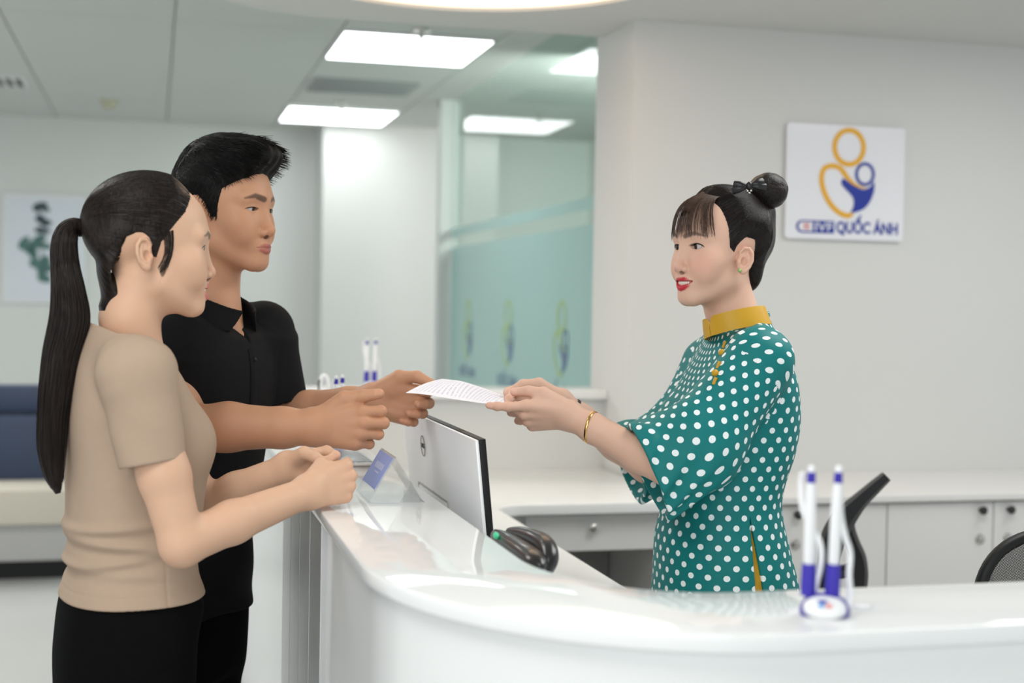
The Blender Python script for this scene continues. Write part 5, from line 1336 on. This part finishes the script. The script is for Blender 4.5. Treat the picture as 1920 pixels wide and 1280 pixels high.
# monitor, seen from behind
def monitor():
    a = Puz(891, 822, .575); b = Puz(755, 768, .575); va, vb_ = -ST*a[0]+CT*a[1], -ST*b[0]+CT*b[1]; zt = (a[2]+b[2])/2
    wd, ht, tl = vb_-va, .335, math.radians(6)
    t = thing('monitor', 'silver-backed flat monitor behind the stone ledge', 'monitor', rm(.62, (va+vb_)/2, ZD))
    o = rm(.575, va, zt); ex = rm(0, 1, 0); ez = -(rm(math.sin(tl), 0, 0)*1-np.array([0, 0, math.cos(tl)])); ey = np.cross(ez, ex)   # ey points to the desk side or away
    if np.dot(ey, rm(1, 0, 0)) < 0: ey = -ey
    Mm = Matrix.Identity(4)
    for i in range(3): Mm[i][0] = ex[i]; Mm[i][1] = ey[i]; Mm[i][2] = ez[i]; Mm[i][3] = o[i]
    L = lambda x, y, z: Mm @ Matrix.Translation((x, y, z))
    MB().box((wd, .007, ht), L(wd/2, .0035, -ht/2), .003).build('back_shell', MT['silver'], t, 40)
    MB().box((wd+.002, .013, ht+.002), L(wd/2, .0136, -ht/2), .002).build('screen_frame', MT['dark'], t, 40)
    # recessed cable cover at the foot of the back, and its groove
    x0, x1, z0 = wd*.40, wd*.82, -.158
    g = MB(); g.box((x1-x0, .004, .003), L((x0+x1)/2, -.0006, z0)); g.box((.0025, .004, .12), L(x0, -.0006, z0-.06)); g.box((.0025, .004, .12), L(x1, -.0006, z0-.06))
    g.build('cover_groove', MT['grey'], t)
    MB().box((x1-x0-.008, .003, .12), L((x0+x1)/2, -.0006, z0-.065), .001).build('cable_cover', MT['silver'], t)
    lc = Puz(788, 836, .575); lx = np.dot(lc-o, ex); lz = np.dot(lc-o, ez)
    m = MB(); m.tube([np.array(L(lx+.0225*math.cos(k), -.0012, lz+.0225*math.sin(k)) @ Vector((0, 0, 0))) for k in np.linspace(0, 2*math.pi, 40)[:-1]], .0007, 6, True)
    ring = m.build('logo_ring', MT['darkgrey'], t, 180)
    me = text_mesh('DELL', .0135, .0004, .0003)
    me.transform(Mm @ Matrix.Translation((lx, -.0012, lz)) @ Matrix.Rotation(math.pi, 4, 'Z') @ Matrix.Rotation(math.pi/2, 4, 'X')); me.materials.clear()
    link('logo_letters', me, MT['darkgrey'], t)
    MB().rbox(.605, .635, (va+vb_)/2-.03, (va+vb_)/2+.03, ZD+.01, zt-.2, .004).build('stand_neck', MT['silver'], t, 40)
    MB().rbox(.585, .78, (va+vb_)/2-.12, (va+vb_)/2+.12, ZD, ZD+.012, .004).build('stand_foot', MT['silver'], t, 40)
monitor()
# blue card in a clear stand
def card_stand():
    t = thing('card_stand', 'clear acrylic stand holding a small blue card on the ledge', 'sign', rm(.43, 2.665, ZL))
    v0, v1 = 2.570, 2.738; up = np.array([.034, .058]); up /= np.linalg.norm(up)
    b = np.array([.394, ZL+.002]); topp = b+up*.100; foot = np.array([.500, ZL+.002])
    def plate(p0, p1, th, va, vb_):
        d = (p1-p0)/np.linalg.norm(p1-p0); n = np.array([-d[1], d[0]])*th
        mb = MB(); tm = bmesh.new(); vs = []
        for v in (va, vb_):
            for q in (p0, p1, p1+n, p0+n): vs.append(tm.verts.new(tuple(rm(q[0], v, q[1]))))
        for f in ((0, 1, 2, 3), (7, 6, 5, 4), (0, 4, 5, 1), (1, 5, 6, 2), (2, 6, 7, 3), (3, 7, 4, 0)): tm.faces.new([vs[i] for i in f])
        mb._add(tm); return mb
    plate(b, topp, .002, v0, v1).build('front_plate', MT['acrylic'], t)
    plate(topp, foot, -.002, v0, v1).build('back_plate', MT['acrylic'], t)
    plate(b+np.array([.004, 0]), foot, .0015, v0, v1).build('base_plate', MT['acrylic'], t)
    c0, c1 = b+up*.027, b+up*.096; n = np.array([-up[1], up[0]])
    plate(c0+n*.0032, c1+n*.0032, .0006, v0+.006, v1-.006).build('card', MT['cardblue'], t)
    for k, (f0, f1, w0, w1) in enumerate(((.52, .70, .22, .78), (.40, .44, .30, .70))):
        q0, q1 = c0+(c1-c0)*f0, c0+(c1-c0)*f1; N = 7 if k == 0 else 1
        for i in range(N):
            a_ = v0+.006+(v1-v0-.012)*(w0+(w1-w0)*i/N); bb = v0+.006+(v1-v0-.012)*(w0+(w1-w0)*(i+.72)/N)
            plate(q0+n*.0040, q1+n*.0040, .0002, a_, bb).build('card_print', MT['cardtext'], t)
card_stand()
# black scanner on a riser behind the ledge
def scanner():
    a, b = Puz(910, 998, .572), Puz(992, 1052, .572)
    va, vb_ = -ST*a[0]+CT*a[1], -ST*b[0]+CT*b[1]; zc = 1.004
    t = thing('scanner', 'glossy black barcode scanner with a green light at the ledge', 'scanner', rm(.62, (va+vb_)/2, ZD))
    prof = [(va-.005, .010, .012), (va-.05, .016, .017), (va-.12, .020, .021), (vb_+.06, .022, .022), (vb_+.015, .018, .016), (vb_-.008, .004, .005)]
    body = MB(); body.tube(catmull([np.append(rm(.590, v, 0)[:2], zc-.004) for v, _, _ in prof], 4), [tuple(x) for x in catmull([(h, w) for _, h, w in prof], 4)], 14, flat=(0, 0, 1.))
    body.build('body', MT['blackgloss'], t, 180)
    h = MB(); pts = [rm(.604, va-.05, zc+.004), rm(.612, va-.10, zc+.011), rm(.618, va-.17, zc+.015), rm(.620, vb_+.07, zc+.013), rm(.616, vb_+.035, zc+.0), rm(.606, vb_+.022, zc-.018)]
    h.tube(catmull(pts, 4), [(.010+.007*math.sin(math.pi*i/20), .014+.004*math.sin(math.pi*i/20)) for i in range(21)], 12, flat=(0, 0, 1)); h.build('handle', MT['blackgloss'], t, 180)
    g = Puz(930, 1008, .572); gm_ = principled('green_light', srgb(70, 190, 140), .3, noise=.05, emit=srgb(70, 190, 140), estr=.35)
    l = MB(); l.ball(g+rm(.000, 0, .004), (.005, .011, .006), Matrix.Rotation(TH, 4, 'Z')); l.build('light', gm_, t, 180)
    MB().rbox(.585, .65, vb_+.04, va-.04, ZD, ZD+.012, .004).build('stand_foot', MT['dark'], t, 40)
    MB().rbox(.605, .625, (va+vb_)/2-.012, (va+vb_)/2+.012, ZD+.01, zc-.01, .003).build('stand_post', MT['dark'], t, 40)
scanner()
# pen holders with corded pens
def pen_holder():
    c = Pz(1546, 1152, ZL); d = np.dot(c-CAM, _F); m = d/FPX
    t = thing('pen_holder', 'white and violet desk pen stand with two upright pens in front', 'pen holder', c, 'desk pen stands')
    vw = ray(1546, 1152); f = np.array([vw[0], vw[1], 0]); f /= np.linalg.norm(f); r_ = np.array([f[1], -f[0], 0]); T = Matrix.Translation(Vector(c))
    MB().lathe([(.030, 0), (.0315, .004), (.030, .012), (.024, .021), (.014, .026), (.002, .0275)], T, 28, 1, .85).build('base', MT['penblue'], t, 180)
    fm_ = frame(c-f*.0195+np.array([0, 0, .0135]), r_, -f+np.array([0, 0, .75]))
    MB().lathe([(.0265, -.006), (.0262, 0), (.022, .003), (.010, .0048), (.001, .005)], fm_, 28, 1, .60).build('badge', MT['plastic'], t, 180)
    for dx, col in ((-.004, srgb(120, 170, 220)), (.005, srgb(226, 150, 150))):
        MB().lathe([(.0048, 0), (.0044, .0006)], fm_ @ Matrix.Translation((dx, -.0005, .0052)), 12, 1, .7).build('badge_mark', principled('badge_mark', col, .4, noise=.05), t)
    for k, (x0, y0, x1, y1) in enumerate(((1515, 1112, 1516, 872), (1559, 1110, 1566, 870))):
        b0 = c+r_*((x0-1546)*m)+f*.002+np.array([0, 0, (1152-y0)*m*.98]); b1 = c+r_*((x1-1546)*m)+f*.002+np.array([0, 0, (1152-y1)*m])
        ax = b1-b0; Ln = np.linalg.norm(ax); Tp = frame(b0, np.cross(ax, f), ax/Ln)
        q = lambda *pr: [(r, z*Ln) for r, z in pr]
        p = MB().lathe(q((.0095, -.02), (.0095, .10), (.0085, .225)), Tp, 16).build('pen_socket', MT['penblue'], t, 60)
        b = MB().lathe(q((.0060, .225), (.0072, .24), (.0074, .60), (.0066, .80), (.0052, .86)), Tp, 16).build('pen', MT['plastic'], t, 60)
        MB().lathe(q((.0052, .86), (.0056, .87), (.0050, .945)), Tp, 14).build('pen_collar', MT['penblue'], b, 60)
        MB().lathe(q((.0048, .945), (.0052, .965), (.0035, .995), (.001, 1.0)), Tp, 14).build('pen_end', MT['plastic'], b, 60)
        sx = -1 if k == 0 else 1
        cp = [(x1-16, y1+14), (x1-19, y1+40), (x1-14, y1+85), (x1+4, y1+120), (x1+19, y1+150), (x1+21, y1+185), (x1+13, y1+225), (x1+9, 1128)] if k == 0 else [(x1+2, y1+35), (x1+5, y1+90), (x1+13, y1+130), (x1+24, y1+165), (x1+23, y1+205), (x1+26, y1+240), (x1+24, 1136)]
        w = [c+r_*((x-1546)*m)+f*(.004+.002*(i % 2))+np.array([0, 0, max(.004, (1152-y)*m)]) for i, (x, y) in enumerate(cp)]
        MB().tube(catmull(w, 6), .0040, 8).build('pen_cord', MT['plastic'], t, 180)
    return t
ph = pen_holder()
s1 = rm(*(lambda u, v: (u, v))(*[(CT*q[0]+ST*q[1], -ST*q[0]+CT*q[1]) for q in [P(697, 730, 5.23)]][0]), 1.0852)
dup(ph, s1, math.radians(16), 'white and violet desk pen stand on the far white sill', 'desk pen stands')
s2 = Pz(592, 842, ZL+.0002); uu = CT*s2[0]+ST*s2[1]
dup(ph, rm(.475, 3.62, ZL+.0002), math.radians(80), 'white and violet desk pen stand on the ledge under the man\u2019s forearm', 'desk pen stands')
# clear disc beside the nearest pen stand
dsc = Pz(1612, 1136, ZL); tagg(MB().lathe([(.016, 0), (.0165, .003), (.012, .0045)], Matrix.Translation(Vector(dsc)), 24).build('suction_disc', MT['plastic'], None, 60), 'small pale suction disc beside the nearest pen stand', 'disc')
# white loop with a black strip, near the end of the ledge
lb = rm(.50, 4.25, ZL); q = P(606, 757, np.dot(lb-CAM, _F))
lp = thing('loop_stand', 'white looped stand with a black strip at the end of the ledge', 'stand', (q[0], q[1], ZL))
m = np.dot(q-CAM, _F)/FPX; X_ = np.array([1, 0, 0])
w = [np.array([q[0], q[1], 0])+X_*((x-606)*m)+np.array([0, 0, max(ZL+.01, q[2]+(757-y)*m)]) for x, y in ((600, 860), (600, 757), (600, 725), (602, 709), (608, 704), (614, 712), (616, 730), (615, 757), (615, 860))]
MB().tube(catmull(w, 6), .0065, 10).build('loop', MT['plastic'], lp, 180)
MB().tube([w[1]+np.array([-.004, -.006, .0]), w[2]+np.array([-.004, -.006, .01]), w[2]+np.array([-.002, -.006, .022])], .0026, 8).build('black_strip', MT['dark'], lp, 180)
MB().lathe([(.032, 0), (.032, .008), (.026, .012)], Matrix.Translation((q[0], q[1], ZL)), 24).build('base', MT['plastic'], lp, 60)
# dark tablet with a silver edge, lying on the ledge under the man's arm
tb_ = thing('tablet', 'dark tablet with a silver edge lying on the ledge', 'tablet', rm(.40, 3.30, ZL))
MB().rbox(.318, .50, 3.17, 3.42, ZL, ZL+.009, .003).build('shell', MT['chrome'], tb_, 40)
MB().rbox(.324, .494, 3.178, 3.412, ZL+.0085, ZL+.0105, .001).build('screen', MT['blackgloss'], tb_, 40)
lbx = rm(.47, 4.62, ZL)
tagg(MB().rbox(.44, .50, 4.60, 4.68, ZL, ZL+.05, .004).build('card_box', principled('lilac_card', srgb(214, 206, 226), .5, noise=.02), None), 'small pale lilac card box at the far end of the ledge', 'box')

# ---------------------------------------------------------------- the paper handed over
def paper():
    near = [(761, 736), (797, 739), (845, 747), (880, 752), (912, 756), (956, 756)]; far = [(829, 710), (848, 712), (868, 715), (912, 729), (940, 740), (968, 747)]
    n = 30; NE = catmull([tuple(P(x, y, 2.86)) for x, y in near], 6); FA = catmull([tuple(P(x, y, 3.01)) for x, y in far], 6)
    N_, M_ = len(NE), 9; V = []; 
    for i in range(N_):
        for j in range(M_):
            s = j/(M_-1); p = NE[i]*(1-s)+FA[i]*s; p = p+np.array([0, 0, .006*math.sin(math.pi*s)*(1-abs(i/(N_-1)-.3))]); V.append(p)
    tm = bmesh.new(); top = [tm.verts.new(tuple(v)) for v in V]; bot = [tm.verts.new(tuple(v-np.array([0, 0, .0004]))) for v in V]
    ix = lambda i, j: i*M_+j
    uvl = tm.loops.layers.uv.new('UVMap')
    for i in range(N_-1):
        for j in range(M_-1):
            q = (ix(i, j), ix(i+1, j), ix(i+1, j+1), ix(i, j+1))
            f = tm.faces.new([top[k] for k in q]); g = tm.faces.new([bot[k] for k in q[::-1]])
            for l, k in zip(f.loops, q): l[uvl].uv = ((k//M_)/(N_-1), (k % M_)/(M_-1))
    edge = [ix(i, 0) for i in range(N_)]+[ix(N_-1, j) for j in range(1, M_)]+[ix(i, M_-1) for i in range(N_-2, -1, -1)]+[ix(0, j) for j in range(M_-2, 0, -1)]
    for a, b in zip(edge, edge[1:]+edge[:1]): tm.faces.new((top[b], top[a], bot[a], bot[b]))
    bmesh.ops.recalc_face_normals(tm, faces=tm.faces[:])
    me = bpy.data.meshes.new('paper'); tm.to_mesh(me); tm.free()
    for p_ in me.polygons: p_.use_smooth = True
    me.set_sharp_from_angle(angle=.8)
    pm = principled('printed_paper', (.84, .83, .87), .6); nt = pm.node_tree; b = nt.nodes['Principled BSDF']
    # grey lines of small print: rows along the sheet, broken into words
    uv = nt.nodes.new('ShaderNodeUVMap'); uv.uv_map = 'UVMap'; mp = nt.nodes.new('ShaderNodeMapping'); nt.links.new(uv.outputs[0], mp.inputs[0])
    br = nt.nodes.new('ShaderNodeTexBrick'); br.inputs['Scale'].default_value = 1; br.inputs['Mortar Size'].default_value = .0105; br.inputs['Brick Width'].default_value = .20; br.inputs['Row Height'].default_value = .042
    mp.inputs['Rotation'].default_value = (0, 0, math.pi/2)
    nz = nt.nodes.new('ShaderNodeTexNoise'); nz.inputs['Scale'].default_value = 1; m2 = nt.nodes.new('ShaderNodeMapping'); m2.inputs['Scale'].default_value = (24, 60, 1)
    nt.links.new(uv.outputs[0], m2.inputs[0]); nt.links.new(m2.outputs[0], nz.inputs['Vector'])
    sp = nt.nodes.new('ShaderNodeSeparateXYZ'); nt.links.new(uv.outputs[0], sp.inputs[0])
    def mth(op, a, c=None):
        n_ = nt.nodes.new('ShaderNodeMath'); n_.operation = op
        for i, x in enumerate((a, c)):
            if x is None: continue
            if isinstance(x, (int, float)): n_.inputs[i].default_value = x
            else: nt.links.new(x, n_.inputs[i])
        return n_.outputs[0]
    row = mth('LESS_THAN', mth('FRACT', mth('MULTIPLY', sp.outputs[0], 26)), .38); word = mth('GREATER_THAN', nz.outputs['Fac'], .47)
    inx = mth('MULTIPLY', mth('GREATER_THAN', sp.outputs[0], .05), mth('LESS_THAN', sp.outputs[0], .93)); iny = mth('MULTIPLY', mth('GREATER_THAN', sp.outputs[1], .10), mth('LESS_THAN', sp.outputs[1], .90))
    k = mth('MULTIPLY', mth('MULTIPLY', row, word), mth('MULTIPLY', inx, iny))
    mx = nt.nodes.new('ShaderNodeMix'); mx.data_type = 'RGBA'; mx.inputs[6].default_value = (.84, .83, .88, 1); mx.inputs[7].default_value = (.56, .56, .68, 1)
    nt.links.new(k, mx.inputs[0]); nt.links.new(mx.outputs[2], b.inputs['Base Color'])
    me.materials.append(pm); o = link('paper', me)
    tagg(o, 'printed white sheet of paper held between the man and the receptionist', 'paper')
paper()

# ---------------------------------------------------------------- office chairs
def chair_base(t, c, seat_z, m):
    T = Matrix.Translation(Vector((c[0], c[1], 0)))
    MB().lathe([(.03, .12), (.03, .30), (.02, .30), (.02, seat_z-.04)], T, 16).build('gas_lift', MT['dark'], t, 40)
    for k in range(5):
        a = 2*math.pi*k/5+.3; e = np.array([c[0]+.29*math.cos(a), c[1]+.29*math.sin(a), .075])
        l = MB(); l.tube([np.array([c[0], c[1], .125]), e], [.022, .014], 8); leg = l.build('leg', MT['dark'], t, 60)
        w = MB(); w.lathe([(.027, -.02), (.03, -.012), (.03, .012), (.027, .02)], frame((e[0], e[1], .0305), (0, 0, 1), (-math.sin(a), math.cos(a), 0)), 16); w.build('caster', MT['dark'], leg, 40)
def chair_side():
    d = 3.75; m = d/FPX; c = P(1480, 640, d); c[2] = 0
    t = thing('office_chair', 'black office chair with a curved back behind the receptionist', 'chair', c, 'office chairs behind the counter')
    pt = lambda x, y: P(x, y, d)
    D = np.array([.252, 1, -.12]); D /= np.linalg.norm(D)
    def band(pts, th, wd, name, mm):
        mb = MB(); pp = catmull([pt(x, y) for x, y in pts], 6); n = len(pp)
        th = th if hasattr(th, '__len__') else [th]*len(pts); tt = catmull([(q,) for q in th], 6)
        tm = bmesh.new(); rows = []
        for i in range(n):
            d_ = pp[min(i+1, n-1)]-pp[max(i-1, 0)]; d_ /= np.linalg.norm(d_); nn = np.cross(d_, D); nn /= np.linalg.norm(nn); k = float(tt[i][0])
            row = []
            for a, b in ((-1, -.8), (-.6, -1), (.6, -1), (1, -.8), (1, .8), (.6, 1), (-.6, 1), (-1, .8)):
                row.append(tm.verts.new(tuple(pp[i]+nn*k*a+D*wd*b)))
            rows.append(row)
        for r1, r2 in zip(rows, rows[1:]):
            for k in range(8): tm.faces.new((r1[k], r1[(k+1) % 8], r2[(k+1) % 8], r2[k]))
        tm.faces.new(rows[0][::-1]); tm.faces.new(rows[-1]); bmesh.ops.recalc_face_normals(tm, faces=tm.faces[:])
        mb._add(tm); return mb.build(name, mm, t, 50)
    band([(1661, 893), (1640, 912), (1612, 938), (1585, 968), (1566, 1000), (1556, 1040), (1550, 1085), (1546, 1140), (1540, 1180)], [.014, .017, .021, .030, .033, .028, .024, .022, .02], .17, 'backrest', MT['dark'])
    band([(1588, 965), (1590, 995), (1600, 1020), (1611, 1050), (1610, 1085), (1600, 1130), (1560, 1185)], [.018, .020, .018, .020, .024, .022, .02], .10, 'back_support', MT['darkgrey'])
    band([(1552, 1060), (1575, 1072), (1605, 1062)], [.012, .014, .012], .09, 'back_brace', MT['darkgrey'])
    sz = .47; sc_ = np.array([c[0], c[1], sz])
    MB().box((.46, .46, .07), Matrix.Translation((c[0]-.02, c[1], sz)), .03, 3).build('seat', MT['dark'], t, 50)
    e = pt(1545, 1170); l = MB(); l.tube([e, np.array([c[0]+.15, c[1], sz-.04]), np.array([c[0], c[1], sz-.05])], .018, 8); l.build('back_arm', MT['dark'], t, 60)
    chair_base(t, c, sz, m)
chair_side()
def chair_mesh():
    d = 2.72; m = d/FPX; cx = 2060; c = P(cx, 640, d); c = np.array([c[0]+.03, c[1]+.16, 0])
    t = thing('office_chair', 'black mesh-back office chair at the right edge behind the counter', 'chair', c, 'office chairs behind the counter')
    W2, top, bot = 238, 984, 1400
    o = P(cx, 1203, d); tilt = .08
    def S(a, k=1.):
        ca, sa = math.cos(a), math.sin(a); e = .62 if sa > 0 else .75
        x = W2*m*k*math.copysign(abs(ca)**e, ca); z = (206 if sa > 0 else 190)*m*k*math.copysign(abs(sa)**e, sa)
        return o+np.array([x, tilt*z-.35*x*x*1.2, z])
    fr_ = [S(a) for a in np.linspace(0, 2*math.pi, 65)[:-1]]
    MB().tube(fr_, [(.012, .017)]*64, 10, True, flat=(0, 1, 0)).build('back_frame', MT['dark'], t, 180)
    tm = bmesh.new(); rings = [[tm.verts.new(tuple(S(a, k)+np.array([0, .0 if k > .98 else 0, 0]))) for a in np.linspace(0, 2*math.pi, 65)[:-1]] for k in (1., .8, .6, .4, .2, .02)]
    for r1, r2 in zip(rings, rings[1:]):
        for k in range(64): tm.faces.new((r1[k], r1[(k+1) % 64], r2[(k+1) % 64], r2[k]))
    tm.faces.new(rings[-1])
    mm = principled('mesh_fabric', (.012, .012, .013), .7); nt = mm.node_tree; b = nt.nodes['Principled BSDF']
    tc = nt.nodes.new('ShaderNodeTexCoord'); mp = nt.nodes.new('ShaderNodeMapping'); mp.inputs['Rotation'].default_value = (0, .5, 0); nt.links.new(tc.outputs['Object'], mp.inputs[0])
    sp = nt.nodes.new('ShaderNodeSeparateXYZ'); nt.links.new(mp.outputs[0], sp.inputs[0])
    def mth(op, a, c_=None):
        n_ = nt.nodes.new('ShaderNodeMath'); n_.operation = op
        for i, x in enumerate((a, c_)):
            if x is None: continue
            if isinstance(x, (int, float)): n_.inputs[i].default_value = x
            else: nt.links.new(x, n_.inputs[i])
        return n_.outputs[0]
    hx = mth('GREATER_THAN', mth('FRACT', mth('MULTIPLY', sp.outputs[0], 380)), .48); hz = mth('GREATER_THAN', mth('FRACT', mth('MULTIPLY', sp.outputs[2], 380)), .48)
    nt.links.new(mth('SUBTRACT', 1.0, mth('MULTIPLY', hx, hz)), b.inputs['Alpha'])
    mb = MB(); mb._add(tm); mb.build('back_mesh', mm, t, 180)
    MB().box((.46, .44, .07), Matrix.Translation((c[0], c[1]+.06, .47)), .03, 3).build('seat', MT['dark'], t, 50)
    l = MB(); l.tube([o+np.array([0, -.02, -.19]), o+np.array([0, -.03, -.32]), np.array([c[0], c[1], .44])], .018, 8); l.build('back_arm', MT['dark'], t, 60)
    chair_base(t, c, .47, m)
chair_mesh()
build_woman(); build_man(); RX = build_receptionist()
gb = RX['bangle']('bracelet', RX['el_l'], RX['wr_l'], .80, .0335, RX['g'], .0028, RX['root'], (0, 0, -.25))
wb = RX['bangle']('watch', RX['el_r'], RX['wr_r'], .88, .0295, MT['dark'], .004, RX['root'], (0, 0, 0))
